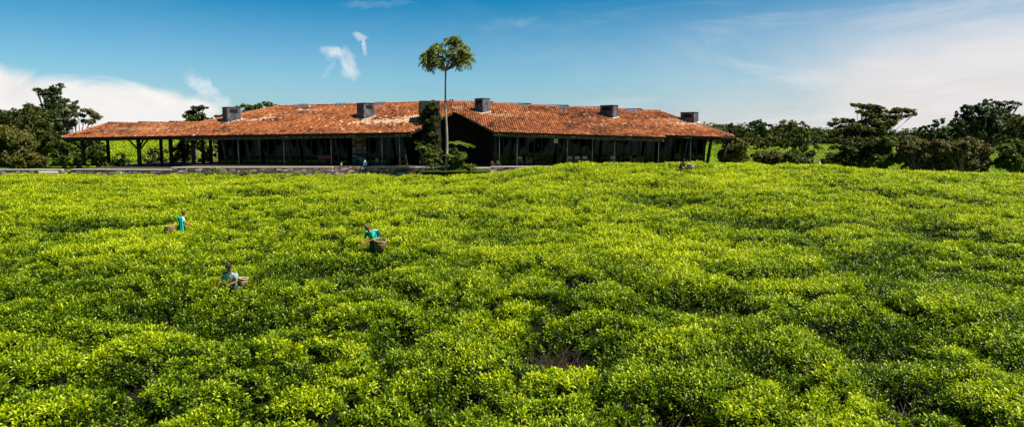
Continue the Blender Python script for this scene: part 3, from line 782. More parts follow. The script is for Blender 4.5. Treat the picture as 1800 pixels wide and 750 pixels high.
for i, (dz, dy) in enumerate(((0, 0), (.2, .38), (.4, .76), (.62, 1.14))):
    st.box(((a_.x+b_.x)/2, a_.y+.35-dy/2+1-.0, -dz-.5), ((b_.x-a_.x)-.01, 2+dy-.3, 1.0-.02*i))
st.build('steps', M['stone'], ter)
MB().prism([Vector((a_.x, a_.y+1.1, 0)), Vector((b_.x, b_.y+1.1, 0)), Vector((b_.x, 86, 0)), Vector((a_.x, 86, 0))], (0, 0, -.09)).build('paving', M['paving'], ter)
terrace_block((745.3, 295.5), (862, 294.6), -.06, -1.3)
terrace_block((862.3, 292.6), (1244, 291.5), 0, -1.5, back_y=84)
# lower porch terrace and the wall running off to the left
lowt = thing('porch_terrace', (0, 0, 0), 'low stone porch terrace with a slab bench under the open timber porch', 'terrace')
ter2 = ter; ter = lowt
terrace_block((124, 297.2), (300.6, 298.0), -.22, -1.3)
a_ = PZ(160, 300.5, -.45); b_ = PZ(217, 301.5, -.45)
MB().prism([Vector((a_.x, a_.y-.5, -.45)), Vector((b_.x, b_.y-.5, -.45)), Vector((b_.x, b_.y+.5, -.45)), Vector((a_.x, a_.y+.5, -.45))], (0, 0, -.22)).build('slab_bench', M['concrete'], ter)
gw = thing('garden_wall', (0, 0, 0), 'low stone garden wall with coping running off past the dark trees', 'wall'); ter = gw
terrace_block((-140, 297.8), (107, 297.6), -.25, -1.3, back_y=67.6)
a_, b_ = PZ(80, 305.5, -.62), PZ(125, 298.5, -.55)
tag(MB().prism([Vector((a_.x-.6, a_.y, -.50)), Vector((a_.x+1.3, a_.y, -.50)), Vector((b_.x+.4, 68.5, -.30)), Vector((b_.x-1.6, 68.5, -.30))], (0, 0, -.3)).build('path', M['path']), kind='structure')

# ------------------------------------------------------------------ leaves and trees
def leaf_quads(C_, size, up=.35, out=None, rs=None, asp=.5, droop=0):
    n = len(C_); r = rs or rng
    nr = r.normal(0, 1, (n, 3)); nr /= np.linalg.norm(nr, axis=1)[:, None]
    if out is not None: nr = nr*.8 + out*.7
    nr[:, 2] += up; nr /= np.linalg.norm(nr, axis=1)[:, None]
    d = r.normal(0, 1, (n, 3)); d[:, 2] -= droop
    d -= nr*(d*nr).sum(1)[:, None]; d /= np.linalg.norm(d, axis=1)[:, None]
    s = np.cross(nr, d); L = (size*r.uniform(.65, 1.35, n))[:, None]; W = L*asp
    V = np.stack([C_-d*L*.5, C_+s*W*.5+nr*L*.08, C_+d*L*.5-nr*L*.1, C_-s*W*.5+nr*L*.08], 1)
    return V.reshape(-1, 3)
def crown_points(blobs, n, rs, clump=.36, per=None):
    """points in many small clumps spread over the shells of ellipsoidal boughs"""
    vol = np.array([b[3]*b[3]*b[4] for b in blobs])**.62; cnt = np.maximum(30, (n*vol/vol.sum())).astype(int)
    PT, OUT, RN = [], [], []
    for (cx, cy, cz, rx, rz), m in zip(blobs, cnt):
        nc = max(8, int(m/45)); dr = rs.normal(0, 1, (nc, 3)); dr /= np.linalg.norm(dr, axis=1)[:, None]; dr[:, 2] = np.abs(dr[:, 2])*rs.choice([1, 1, -1], nc)
        rad = rs.uniform(.45, 1.0, nc)**.6
        cc = dr*rad[:, None]*np.array([rx, rx, rz])
        k = rs.integers(0, nc, m); cr = clump*rs.uniform(.6, 1.3, nc)
        g = rs.normal(0, 1, (m, 3)); g /= np.linalg.norm(g, axis=1)[:, None]; g *= rs.uniform(.3, 1, m)[:, None]
        p = cc[k] + g*cr[k][:, None]*np.array([rx, rx, rz*.9])[None]
        o = p/np.array([rx, rx, rz]); ol = np.linalg.norm(o, axis=1)[:, None]
        PT.append(p+np.array([cx, cy, cz])); OUT.append(o/np.maximum(ol, .2)*.6 + g/np.linalg.norm(g, axis=1)[:, None]*.5)
        RN.append(np.clip(rs.normal(.5, .2, m) + (rs.random(nc)-.5)[k]*.45, 0, 1))
    return np.concatenate(PT), np.concatenate(OUT), np.concatenate(RN)
def leaf_object(name, mat, parent, pts_, out, rn, size, rs, up=.35, asp=.5, droop=0):
    V = leaf_quads(pts_, size, up, out, rs, asp, droop); n = len(pts_)
    Fq = (np.arange(n)[:, None]*4 + np.arange(4)[None])
    return fast_mesh(name, V, Fq, mat, parent, {'rnd': np.repeat(rn, 4)})
def tree(name, Y, base_px, blobs, leaf, mat, n, label, cat='tree', group=None, bark='bark', trunk_r=.22, depth=None, clump=.36, up=.55, asp=.5, droop=0, seed=None, base=None, ):
    rs = np.random.default_rng(seed or (int(base_px*7+Y) % 9999 + 10000))
    X0 = ray(base_px, 285).x/ray(base_px, 285).y*Y
    z0 = float(gz(np.array([X0]), np.array([Y]))[0]) - .1 if base is None else base
    root = thing(name, (X0, Y, z0), label, cat, group)
    B = []
    for b in blobs:
        px, py, r = b[:3]; fl = b[3] if len(b) > 3 else .85
        dy = rs.uniform(-1, 1)*r/F*Y*1.0
        p = P(px, py, Y+dy); rr = r/F*Y
        B.append((p.x-X0, p.y-Y, p.z-z0, rr, rr*fl))
        if r > 9:
            for q_ in range(3):
                d_ = rs.normal(0, 1, 3); d_ /= np.linalg.norm(d_); d_[2] = abs(d_[2])*.9; k_ = rs.uniform(.28, .5)
                B.append((p.x-X0+d_[0]*rr, p.y-Y+d_[1]*rr, max(.3, p.z-z0+d_[2]*rr*fl), rr*k_, rr*k_*fl))
    pt, ou, rn = crown_points(B, n, rs, clump)
    leaf_object('crown', M[mat], root, pt, ou, rn, leaf, rs, up, asp, droop)
    mb = MB(); cx = np.mean([b[0] for b in B]); ztop = np.mean([b[2] for b in B])
    fork = Vector((cx*.35, 0, max(.3, ztop*.45))); mb.tube([(0, 0, 0), fork*.5+Vector((rs.uniform(-.1, .1), 0, 0)), fork], [trunk_r*1.25, trunk_r, trunk_r*.75], 8)
    for b in B:
        e_ = Vector(b[:3]); m_ = fork.lerp(e_, .5)+Vector((rs.uniform(-.3, .3), rs.uniform(-.3, .3), rs.uniform(.0, .4)))*min(1, b[3])
        mb.tube([fork-Vector((0, 0, .1)), m_, e_], [trunk_r*.55, trunk_r*.36, trunk_r*.16], 6)
        for q_ in range(4):
            dv = Vector(rs.normal(0, 1, 3)); dv.z = abs(dv.z); dv.normalize()
            mb.tube([m_.lerp(e_, .6), e_+Vector((dv.x*b[3], dv.y*b[3], dv.z*b[4]))*.8], [trunk_r*.2, trunk_r*.06], 5)
    mb.build('trunk', M[bark], root, smooth=True)
    return root

T = tree
GL = 'trees in the dark grove on the left'; GR = 'trees in the valley on the right'
T('broadleaf_tree', 96, 92, [(101,158,11),(88,166,9),(74,163,11,.7),(66,160,7,.7),(96,176,14),(110,184,13),(122,193,12),(130,200,9),(132,182,6),(100,200,20),(84,222,26),(108,226,22),(80,250,30),(105,262,26),(88,185,10),(76,188,6)], .34, 'leaf_blue', 13000, 'tallest dark tree of the left grove with a ragged leaning top', group=GL, clump=.42)
T('broadleaf_tree', 90, 8, [(8,212,20),(-12,218,26),(28,208,18),(18,225,26),(-30,245,34),(10,250,30),(-60,220,30)], .32, 'leaf_dark', 12000, 'rounded dark tree at the far left edge', group=GL)
T('broadleaf_tree', 87, 56, [(55,198,18),(42,207,17),(68,205,18),(58,220,22),(76,232,22),(84,250,22),(40,235,24),(62,250,26),(88,270,20)], .32, 'leaf_dark', 12000, 'broad dark round topped tree between the edge tree and the tall ragged one', group=GL)
T('bush', 80, 22, [(18,243,24),(-8,252,26),(40,256,22),(8,272,24),(34,278,22),(58,284,16),(-25,275,24),(72,286,12)], .28, 'leaf_olive', 18700, 'big olive green bush behind the garden wall at the left edge', cat='bush', clump=.5)
T('frangipani_tree', 86, 142, [(118,197,9,.5),(128,188,8,.5),(112,208,9,.5),(138,203,8,.5),(150,196,9,.5),(163,201,8,.5),(172,207,7,.5),(160,214,7,.5),(122,217,11,.6),(148,214,7,.5),(108,222,12)], .5, 'leaf_pale', 3600, 'pale leaved frangipani with bare white branches at the porch corner', bark='bark_pale', trunk_r=.11, clump=.5, asp=.34)
GS = 'shrubs behind the open porch'
T('shrub', 84, 112, [(108,262,14),(122,256,14),(102,278,14),(124,280,13),(112,246,12)], .30, 'leaf_mid', 4200, 'bushy green shrub seen beside the first porch post', cat='shrub', group=GS)
T('shrub', 85, 136, [(136,250,15),(150,258,14),(138,275,15),(152,284,11)], .30, 'leaf_mid', 4200, 'yellow green shrub behind the first porch post', cat='shrub', group=GS)
T('shrub', 86, 172, [(165,256,15),(178,268,14),(170,282,14),(188,284,11),(160,272,12)], .28, 'leaf_dark', 4600, 'dark round shrub behind the second porch post', cat='shrub', group=GS)
T('shrub', 84, 212, [(205,282,9),(222,284,9),(214,274,7)], .24, 'leaf_mid', 1800, 'low scrappy shrub in front of the green hillside', cat='shrub', group=GS)
T('shrub', 84, 268, [(258,280,9),(272,272,11),(284,282,10),(268,288,8),(290,268,8)], .24, 'leaf_olive', 2600, 'small shrub with pale leaves near the third porch post', cat='shrub', group=GS)
T('shrub', 82, 322, [(316,262,14),(330,252,13),(322,280,15),(308,284,9),(332,272,12)], .3, 'leaf_mid', 4600, 'tall leafy shrub filling the porch bay left of the glass wall', cat='shrub', group=GS)
T('shrub', 84, 366, [(358,258,12),(372,265,12),(362,282,12),(378,246,9)], .3, 'leaf_olive', 3600, 'shrub seen between the last porch posts', cat='shrub', group=GS)
T('broadleaf_tree', 98, 346, [(346,192,9,.6),(334,199,8,.6),(358,189,7,.5),(326,203,5,.5),(340,208,9,.6),(352,203,8,.6),(356,210,7),(345,216,14)], .62, 'leaf_dark', 1500, 'small round tree with big leaves showing above the porch roof', bark='bark', clump=.45, asp=.36)
T('broadleaf_tree', 100, 380, [(370,210,5,.5),(384,206,6,.6),(394,207,7),(384,216,9)], .5, 'leaf_dark', 700, 'low dark tree top beside the first chimney', clump=.45, asp=.4)
T('broadleaf_tree', 102, 455, [(418,191,6,.6),(430,187,7,.6),(443,190,7,.6),(455,186,7,.6),(470,183,7,.7),(478,188,6,.6),(487,187,4),(408,196,7),(450,196,14),(472,195,12)], .55, 'leaf_mid', 2200, 'wide pale green tree top showing over the roof behind the first chimney', clump=.45, asp=.4)

T('bush', 84, 1290, [(1290,262,18),(1276,274,14),(1302,278,12),(1284,247,10),(1300,262,10)], .3, 'leaf_olive', 8840, 'olive bush just right of the lodge roof corner', cat='bush', clump=.5)
GV = 'round trees on the valley rim'
T('broadleaf_tree', 150, 1290, [(1288,228,9),(1302,234,10),(1276,234,9),(1284,220,5),(1296,241,11)], .5, 'leaf_dark', 2600, 'small tree with a pointed tip beside the lodge roof corner', group=GV)
T('broadleaf_tree', 205, 1333, [(1333,218,11,.7),(1322,221,9,.7),(1344,222,10,.7),(1334,229,13),(1350,232,7),(1320,233,8),(1334,240,12)], .6, 'leaf_blue', 3600, 'distant flat domed blue green tree left of the brown domed one', group=GV)
T('broadleaf_tree', 190, 1386, [(1384,221,13,.8),(1371,228,10,.8),(1396,226,11,.8),(1386,234,15),(1370,240,11),(1402,240,12)], .55, 'leaf_olive', 4200, 'distant brownish dome shaped tree on the valley rim', group=GV)
T('broadleaf_tree', 130, 1412, [(1410,218,6,.7),(1418,226,9),(1404,230,9),(1412,240,14),(1396,248,13),(1424,252,14),(1408,262,12)], .42, 'leaf_mid', 4200, 'fresh green bushy tree standing in the valley field', group=GR)
T('broadleaf_tree', 190, 1440, [(1430,238,13),(1444,244,12),(1456,252,11),(1462,262,8),(1432,254,12),(1448,260,10)], .5, 'leaf_dark', 4200, 'dark tree sloping down towards the tall branching tree', group=GV)
GB = 'shrubs along the far edge of the valley field'
for i, (px, py, r, mt) in enumerate(((1312,250,13,'leaf_olive'), (1336,252,12,'leaf_brown'), (1358,248,12,'leaf_olive'), (1378,252,11,'leaf_dark'), (1438,264,9,'leaf_brown'), (1470,262,10,'leaf_dark'))):
    T('shrub', 175-i*2, px, [(px,py,r,.7),(px-9,py+5,r*.7,.7),(px+9,py+5,r*.7,.7)], .5, mt, 1500, ['olive shrub at the lodge end of the far hedge', 'second shrub of the far hedge, brownish', 'olive shrub of the far hedge below the blue green tree', 'dark shrub below the brownish dome tree', 'brown shrub at the foot of the sloping dark tree', 'dark shrub behind the tall branching tree'][i], cat='shrub', group=GB)
T('bush', 108, 1352, [(1334,276,11,.8),(1350,274,13,.8),(1368,278,14,.8),(1342,285,12),(1362,288,12)], .34, 'leaf_brown', 7820, 'wide dark brown bush in the middle of the valley field', cat='bush', clump=.5)
T('bush', 104, 1402, [(1388,280,14,.8),(1404,286,14,.8),(1418,284,11,.8),(1425,272,8),(1396,270,9)], .34, 'leaf_dark', 7820, 'dark green bush next to the brown valley bush', cat='bush', clump=.5)
T('bush', 98, 1462, [(1462,276,9),(1452,284,8),(1470,286,9)], .3, 'leaf_olive', 3400, 'small pale bush at the foot of the tall branching tree', cat='bush', clump=.5)
UMB = [(1463,218,9,.5),(1476,212,9,.5),(1490,214,10,.5),(1470,229,9,.5),(1486,226,12,.5),(1505,184,7,.4),(1513,186,9,.4),(1524,188,10,.45),(1536,191,12,.5),(1548,196,11,.5),(1530,203,13,.5),(1514,198,9,.4),(1552,206,11,.5),(1568,199,9,.4),(1579,194,10,.4),(1590,194,9,.4),(1600,196,9,.35),(1607,201,5,.4),(1572,207,10,.4),(1590,203,8,.35),(1562,215,12,.5),(1545,217,14,.5),(1522,217,14,.5),(1502,224,14,.5),(1535,230,16,.5),(1508,238,17,.6),(1485,240,14,.6),(1550,240,14,.5),(1470,246,12,.6),(1520,248,18,.7)]
T('umbrella_tree', 84, 1512, UMB, .32, 'leaf_olive', 19000, 'tall branching tree with flat layered leaf pads right of the valley', bark='bark', trunk_r=.11, clump=.6, asp=.45)
T('bush', 82, 1508, [(1500,262,20),(1524,258,18),(1490,280,18),(1515,282,20),(1538,280,15)], .3, 'leaf_dark', 14450, 'dark tangled bush under the tall branching tree', cat='bush', clump=.5)
T('bush', 80, 1552, [(1552,262,14),(1562,250,12),(1548,284,16),(1566,280,14),(1545,272,12)], .28, 'leaf_mid', 10200, 'climber covered green bush right of the tall branching tree', cat='bush', clump=.5)
T('bush', 78, 1608, [(1596,262,16),(1612,256,16),(1626,266,16),(1590,282,15),(1614,286,18),(1632,284,14)], .26, 'leaf_brown', 13940, 'brown leaved bush, left half of the brown thicket', cat='bush', clump=.5)
T('bush', 76, 1690, [(1650,262,16),(1664,268,18),(1682,264,18),(1702,258,17),(1716,264,17),(1730,270,14),(1655,288,15),(1680,290,18),(1706,288,18),(1728,290,14),(1700,248,9)], .26, 'leaf_brown', 22100, 'widest brown leaved bush beside the tea field on the right', cat='bush', clump=.5)
T('broadleaf_tree', 104, 1642, [(1650,213,8,.7),(1642,222,9),(1622,228,8,.7),(1632,237,10),(1654,232,9),(1645,246,12),(1618,240,6),(1665,240,8)], .36, 'leaf_blue', 4200, 'small blue green tree left of the big right hand tree', group=GR, clump=.42)
T('broadleaf_tree', 98, 1738, [(1688,200,9),(1700,192,9),(1712,198,12),(1726,186,9,.7),(1738,180,9,.6),(1752,186,10,.6),(1768,182,9,.45),(1784,180,8,.4),(1793,183,5,.4),(1776,190,8,.5),(1735,200,15),(1758,204,15),(1700,215,17),(1725,220,20),(1680,220,12),(1680,234,12),(1750,222,20),(1715,240,20),(1745,245,20),(1780,215,14)], .34, 'leaf_blue', 17000, 'biggest dark tree on the right with long top boughs', group=GR, clump=.42, trunk_r=.35)
T('broadleaf_tree', 88, 1800, [(1792,214,14,.7),(1812,222,20),(1788,232,16),(1770,240,16),(1815,245,22),(1790,254,16),(1830,210,20)], .3, 'leaf_olive', 9500, 'olive crowned tree cut off by the right edge', group=GR)
T('bush', 76, 1784, [(1770,266,14),(1784,258,14),(1800,264,16),(1778,284,16),(1798,290,18),(1762,288,12)], .30, 'leaf_mid', 15300, 'glossy green bush at the right edge behind the tea', cat='bush', clump=.5)
# wooded skyline far behind everything
def wood(name, xs_, Y0, ztop, seed, leaf=.9, nl=26000):
    rs = np.random.default_rng(seed); B = []
    for X in xs_:
        Y = Y0 + rs.uniform(-15, 15); r = rs.uniform(4, 7); z = float(gz(np.array([X]), np.array([Y]))[0])
        B.append((X, Y, z+ztop*rs.uniform(.3, .75), r, ztop*.55))
    pt, ou, rn = crown_points(B, nl, rs, .35)
    o = leaf_object(name, M['leaf_dark'], None, pt, ou, rn, leaf, rs); tag(o, kind='stuff'); return o
wood('far_wood', np.arange(50, 230, 3.2), 216, 6.0, 71, .8, 60000)
wood('hilltop_wood', np.arange(-240, -125, 5), 190, 5, 72)

wood('unseen_reflected_wood', np.arange(-260, 260, 7.0), -110, 26, 73, 3.4, 40000)  # unseen trees added behind the camera so the window glass reflects dark green

# slim tree in front of the entrance
def slim_tree():
    rs = np.random.default_rng(55); Y = 64.6
    b = P(783, 294, Y); b.z = -.45; root = thing('slim_tree', b, 'slender pale trunked tree with a small umbrella crown rising high above the roof', 'tree')
    top = P(783.5, 122, Y) - b
    mb = MB(); pts_ = [(0, 0, 0)] + [(.20*math.sin(t*5)*(1-t)+top.x*t, 0, top.z*t) for t in (.15, .3, .45, .6, .75, .9, 1)]
    mb.tube(pts_, [.17, .135, .12, .105, .09, .08, .072, .085], 10)
    fork = Vector(pts_[-1]); tips = []
    L = [(762,84,-.4),(753,92,.3),(770,80,.5),(776,88,-.7),(757,102,.1),(766,97,.8),(751,108,-.2),(762,110,.5),(774,102,-.3),(790,70,.3),(799,67,-.2),(806,74,.5),(815,82,-.3),(820,92,.2),(818,103,-.2),(808,98,.6),(798,86,-.8),(792,96,.4),(803,108,.2),(812,88,-.7),(796,78,.2),(750,98,-.5),(756,112,.4),(823,98,.3),(814,108,-.5),(768,106,-.8),(800,102,.7)]
    for px, py, dy in L:
        p = P(px, py, Y+dy)-b; m_ = fork.lerp(p, .45)+Vector((0, 0, -.12)); mb.tube([fork-Vector((0, 0, .15)), m_, p], [.05, .035, .018], 6); tips.append(p)
    mb.build('trunk', M['bark_slim'], root, smooth=True)
    C_, O_, Rn = [], [], []
    for p in tips:                                # each bough ends in a rosette of drooping compound leaves
        for k in range(18):
            az = rs.uniform(0, 6.283); el = rs.uniform(-.8, .85); ln = rs.uniform(.45, .85)
            d = Vector((math.cos(az)*math.cos(el), math.sin(az)*math.cos(el), math.sin(el))); rv = rs.random()
            for t in np.linspace(.15, 1, 8):
                q = p + d*ln*t + Vector((0, 0, -.62*t*t*ln))
                sd = d.cross(Vector((0, 0, 1))).normalized()
                for s in (-1, 1):
                    C_.append(q+sd*s*.10*(1.2-t*.5)); O_.append((0, 0, .6)); Rn.append(np.clip(rv*.7+rs.uniform(0, .3), 0, 1))
    leaf_object('crown', M['leaf_crown'], root, np.array([list(c) for c in C_]), np.array(O_), np.array(Rn), .25, rs, .15, .36, .9)
slim_tree()

# planting round the entrance
def plant(name, px, Y, blobs, leaf, mat, n, label, **k):
    return T(name, Y, px, blobs, leaf, mat, n, label, cat='plant', base=-.4, trunk_r=.035, group=None, **k)
plant('climbing_plant', 758, 70.0, [(744,200,9,1.3),(756,195,10,1.2),(764,192,8,1.2),(758,215,11,1.2),(766,225,9,1.3),(754,235,10,1.2),(764,250,11,1.2),(756,265,12,1.2),(766,276,10),(748,280,9),(760,183,8),(752,208,9),(768,205,7,1.3),(750,222,8),(760,240,10)], .17, 'leaf_dark', 15000, 'dark creeper covering the chimney tower beside the entrance', bark='wood_log', clump=.4)
plant('shrub', 741, 65.3, [(742,254,8,.7),(752,260,9),(736,262,6),(757,272,10),(748,282,9),(766,280,9),(772,268,7),(733,250,5)], .26, 'leaf_yellowgreen', 2400, 'leafy shrub with a thin curved stem left of the slim tree', bark='bark_pale', asp=.45, up=1.3)
plant('shrub', 765, 64.8, [(763,274,7,.7),(757,285,7,.7),(769,284,8,.7),(764,291,7,.6),(775,290,6,.6)], .24, 'leaf_yellowgreen', 1500, 'bright yellow green shrub tucked left of the slim trunk', asp=.45, up=1.3)
plant('shrub', 797, 65.0, [(790,264,7,.7),(801,268,8),(793,278,10),(807,278,10),(799,288,10,.7),(815,272,6),(812,287,8,.6)], .26, 'leaf_yellowgreen', 2600, 'bushy broad leaved shrub right of the slim trunk', asp=.5, up=1.3)
# fern tree: long feathery fronds
def frond_plant():
    rs = np.random.default_rng(3); Y = 65.8; b = P(793, 293, Y); b.z = -.4
    root = thing('fern_tree', b, 'thin stemmed plant holding flat feathery fronds out to the right of the slim trunk', 'plant')
    tip = P(800, 252, Y)-b; MB().tube([(0, 0, 0), tip*.5+Vector((.05, 0, 0)), tip], [.05, .035, .03], 6).build('stem', M['bark_pale'], root, smooth=True)
    C_, O_, Rn = [], [], []
    for az, ln, el in ((.2, 2.0, .2), (-.2, 1.9, .15), (.05, 1.75, .12), (.5, 1.2, .35), (-.5, 1.5, .1), (2.9, 1.0, .5), (3.4, .9, .35), (1.5, 1.0, .4), (-1.4, 1.2, .25), (-2.4, .9, .3), (.9, .9, .6)):
        d = Vector((math.cos(az)*math.cos(el), math.sin(az)*math.cos(el), math.sin(el))); sd = d.cross(Vector((0, 0, 1))).normalized(); rv = rs.uniform(.4, 1)
        for t in np.linspace(.1, 1, 20):
            q = tip + d*ln*t + Vector((0, 0, -.35*t*t*ln)); w = .30*math.sin(min(1, t*1.15)*2.6+.3)
            for s in (-1, 1):
                for m_ in (.35, .8, 1.2): C_.append(q+sd*s*w*m_*.8); O_.append((0, 0, 2.)); Rn.append(np.clip(rv+rs.normal(0, .1), 0, 1))
    leaf_object('fronds', M['leaf_yellowgreen'], root, np.array([list(c) for c in C_]), np.array(O_), np.array(Rn), .17, rs, .6, .45)
frond_plant()
def strap_plant(px, py, Y, n, ln, label, seed, mat='leaf_yellowgreen'):
    rs = np.random.default_rng(seed); b = P(px, py, Y); b.z = -.35
    root = thing('strap_leaf_plant', b, label, 'plant'); V, Fq, A_ = [], [], []
    for i in range(n):
        az = rs.uniform(0, 6.283); el = rs.uniform(.5, 1.35); L = ln*rs.uniform(.6, 1.1)
        d = np.array([math.cos(az)*math.cos(el), math.sin(az)*math.cos(el), math.sin(el)]); s = np.array([-math.sin(az), math.cos(az), 0]); k = len(V); rv = rs.random()
        for t, w in ((0, .04), (.4, .085), (.75, .07), (1, .01)):
            c = d*L*t + np.array([0, 0, -.55*L*t*t]); V += [c-s*w, c+s*w]; A_ += [rv, rv]
        Fq += [(k, k+1, k+3, k+2), (k+2, k+3, k+5, k+4), (k+4, k+5, k+7, k+6)]
    fast_mesh('leaves', V, Fq, M[mat], root, {'rnd': A_})
strap_plant(824, 291, 65.0, 110, 1.7, 'clump of long strap leaves at the right end of the entrance bed', 4)
strap_plant(776, 292, 66.5, 26, 1.0, 'small strap leaved clump just left of the slim trunk foot', 6)
gb = MB(); a_ = PZ(748, 295, -.1); b_ = PZ(860, 295, -.1)
xs_ = np.linspace(a_.x, b_.x, 50); ys_ = np.linspace(63.9, 66.3, 9)
grid('grass_bank', xs_, ys_, lambda X, Y: -.35 + .42*np.exp(-((X-(-5.2))/1.7)**2)*sstep(63.8, 65.5, Y) + .06*fbm(X*3, Y*3, 5, 2), M['grass'], 'structure')
n = 3500; X = rng.uniform(a_.x, b_.x, n); Y = rng.uniform(64, 66.2, n); Z = -.33 + .42*np.exp(-((X-(-5.2))/1.7)**2)*sstep(63.8, 65.5, Y)
pt = np.stack([X, Y, Z+.06], 1)
tag(leaf_object('grass', M['leaf_yellowgreen'], None, pt, np.zeros((n, 3)), rng.random(n), .2, np.random.default_rng(2), -.2, .18), kind='stuff')
# loose yellow-green shrubs rising in front of the terrace wall
for i, (px, py, r) in enumerate(((378, 300, 9), (430, 306, 8), (395, 306, 8), (520, 308, 8))):
    T('tea_bush', 63.6-i*.2, px, [(px, py, r, .6), (px-10, py+5, r*.8, .6), (px+10, py+5, r*.8, .6)], .15, 'leaf_yellowgreen', 1300, ['tall yellow green tea bush in front of the left end of the terrace wall', 'low tea bush before the terrace wall, third from the left', 'tea bush just right of the tall one by the terrace wall', 'last tea bush before the terrace steps'][i], cat='bush', base=-1.2, trunk_r=.04, group='tea bushes growing against the terrace wall')

# ------------------------------------------------------------------ furniture on the terrace
def copy_tree(o, parent=None):
    c = o.copy(); COL.objects.link(c)
    if parent is not None: c.parent = parent
    for ch in [q for q in o.children]: copy_tree(ch, c)
    return c
def make_chair(name, label, frame, cloth):
    t = thing(name, (0, 0, 0), label, 'chair')
    for sx in (-1, 1):
        MB().bar((sx*.25, -.22, 0), (sx*.25, -.22, .62), .05).build('leg', frame, t)
        MB().bar((sx*.25, .22, 0), (sx*.25, .27, .90), .05).build('leg', frame, t)
        MB().bar((sx*.25, -.27, .645), (sx*.25, .25, .645), .06, .045).build('armrest', frame, t)
    MB().box((0, 0, .43), (.50, .48, .05)).build('seat', cloth, t, bevel=.01)
    MB().box((0, .275, .74), (.45, .04, .30)).build('backrest', cloth, t, bevel=.01)
    MB().bar((-.22, -.22, .2), (.22, -.22, .2), .035).build('stretcher', frame, t)
    return t
CH = 'wooden armchairs on the terrace'
ch0 = make_chair('armchair', '', M['chair'], M['canvas'])
spots = [(914, 2.0, 170, 'pale backed wooden armchair nearest the entrance on the right terrace'), (930, 1.9, 95, 'armchair turned sideways, second from the entrance'),
         (1000, 2.1, 200, 'armchair behind the steel pole left of the paired chairs'), (1014, 1.7, 185, 'left chair of the pair turned with backs to the field'), (1028, 1.7, 175, 'right chair of the pair turned with backs to the field'),
         (1076, 1.8, 190, 'single armchair beside the middle steel pole of the right wing'), (1112, 1.9, 100, 'left of the two armchairs turned towards each other'), (1125, 1.9, 260, 'right of the two armchairs turned towards each other')]
for i, (px, ins, rz, lab) in enumerate(spots):
    c = ch0 if i == 0 else copy_tree(ch0)
    c.location = front_pt(px, ins); c.rotation_euler = (0, 0, R(rz)); tag(c, lab, 'chair', CH)
rc0 = make_chair('armchair', '', M['chair_dark'], M['redcloth'])
for i, (px, lab) in enumerate(((567, 'red cushioned armchair further left by the left glass wall'), (579, 'red cushioned armchair nearer the pole by the left glass wall'))):
    c = rc0 if i == 0 else copy_tree(rc0); c.location = front_pt(px, 1.9); c.rotation_euler = (0, 0, R(180)); tag(c, lab, 'chair', 'red cushioned armchairs'); c.scale = (1.25, 1.1, 1.1)
tb0 = None
for px, lab in ((942, 'small round pedestal table right of the sideways armchair'), (983, 'small round pedestal table below the hanging sign'), (1021, 'small round table between the paired armchairs'), (1061, 'small round table left of the single armchair'), (1098, 'small round table by the two facing armchairs'), (1189, 'small round table at the far end left of the last pole'), (1219, 'small round table beyond the last pole')):
    if tb0 is None:
        tb0 = thing('side_table', (0, 0, 0), lab, 'table')
        MB().lathe((0, 0, .70), [(.30, 0), (.31, .015), (.30, .035)], 16).build('table_top', M['tabletop'], tb0)
        MB().lathe((0, 0, .02), [(.03, 0), (.025, .68)], 8).build('pedestal', M['frame'], tb0); MB().lathe((0, 0, 0), [(.2, 0), (.19, .02)], 14).build('base', M['frame'], tb0); c = tb0
    else: c = copy_tree(tb0)
    c.location = front_pt(px, 2.1) + Vector((0, 0, 0)); tag(c, lab, 'table', 'small round tables on the right terrace')
p = front_pt(642, -1.0)
vz = thing('urn', p, 'white ceramic urn on the terrace edge above the stone steps', 'urn')
MB().lathe((0, 0, 0), [(.13, 0), (.17, .1), (.20, .28), (.17, .46), (.10, .52), (.12, .56)], 16).build('body', M['white'], vz, smooth=True)
MB().lathe((0, 0, .555), [(.105, 0), (.06, .03), (.03, .06)], 12).build('lid', M['white'], vz, smooth=True)
so = thing('sofa', front_pt(652, 2.2)+Vector((1.2, 0, 0)), 'low sofa with tan cushion and teal throw behind the left glass front', 'sofa')
MB().box((0, 0, .2), (1.7, .7, .3)).build('base', M['chair_dark'], so, bevel=.03); MB().box((-.55, .05, .52), (.35, .3, .35), Matrix.Rotation(.4, 3, 'Y')).build('cushion', M['canvas'], so, bevel=.06)
MB().box((.25, 0, .42), (1.05, .62, .14)).build('throw', simple('teal_throw', (.08,.16,.15), (.14,.25,.23), 6), so, bevel=.05)
for px, lab in ((716, 'small white lantern at the right end of the left terrace'), (600, 'small white lantern by the leaning column left of the stone pier')):
    ln = thing('lantern', front_pt(px, -.6 if px > 700 else .3), lab, 'lantern', 'white lanterns on the terrace')
    MB().box((0, 0, .02), (.16, .16, .04)).build('base', M['frame'], ln); MB().box((0, 0, .17), (.12, .12, .26)).build('lamp_glass', M['white'], ln); MB().lathe((0, 0, .30), [(.12, 0), (.03, .1)], 4).build('cap', M['frame'], ln)
bd = thing('planter', front_pt(866, .0), 'dark round planter with low pale flowers at the corner of the right terrace', 'planter')
MB().lathe((0, 0, 0), [(.22, 0), (.27, .18), (.28, .26)], 14).build('pot', M['frame'], bd)
rs_ = np.random.default_rng(9); pt, ou, rn = crown_points([(0, 0, .34, .26, .14)], 160, rs_); leaf_object('foliage', M['leaf_pale'], bd, pt, ou, rn, .09, rs_)
bd2 = copy_tree(bd); bd2.location = front_pt(876, .15); bd['group'] = bd2['group'] = 'round planters on the right terrace'; tag(bd2, 'dark round planter with pale flowers next to the first pole of the right terrace', 'planter')
p = front_pt(977, 1.2)
sg = thing('hanging_sign', p+Vector((0, 0, 2.72)), 'small square cream notice board hanging under the right eaves', 'sign')
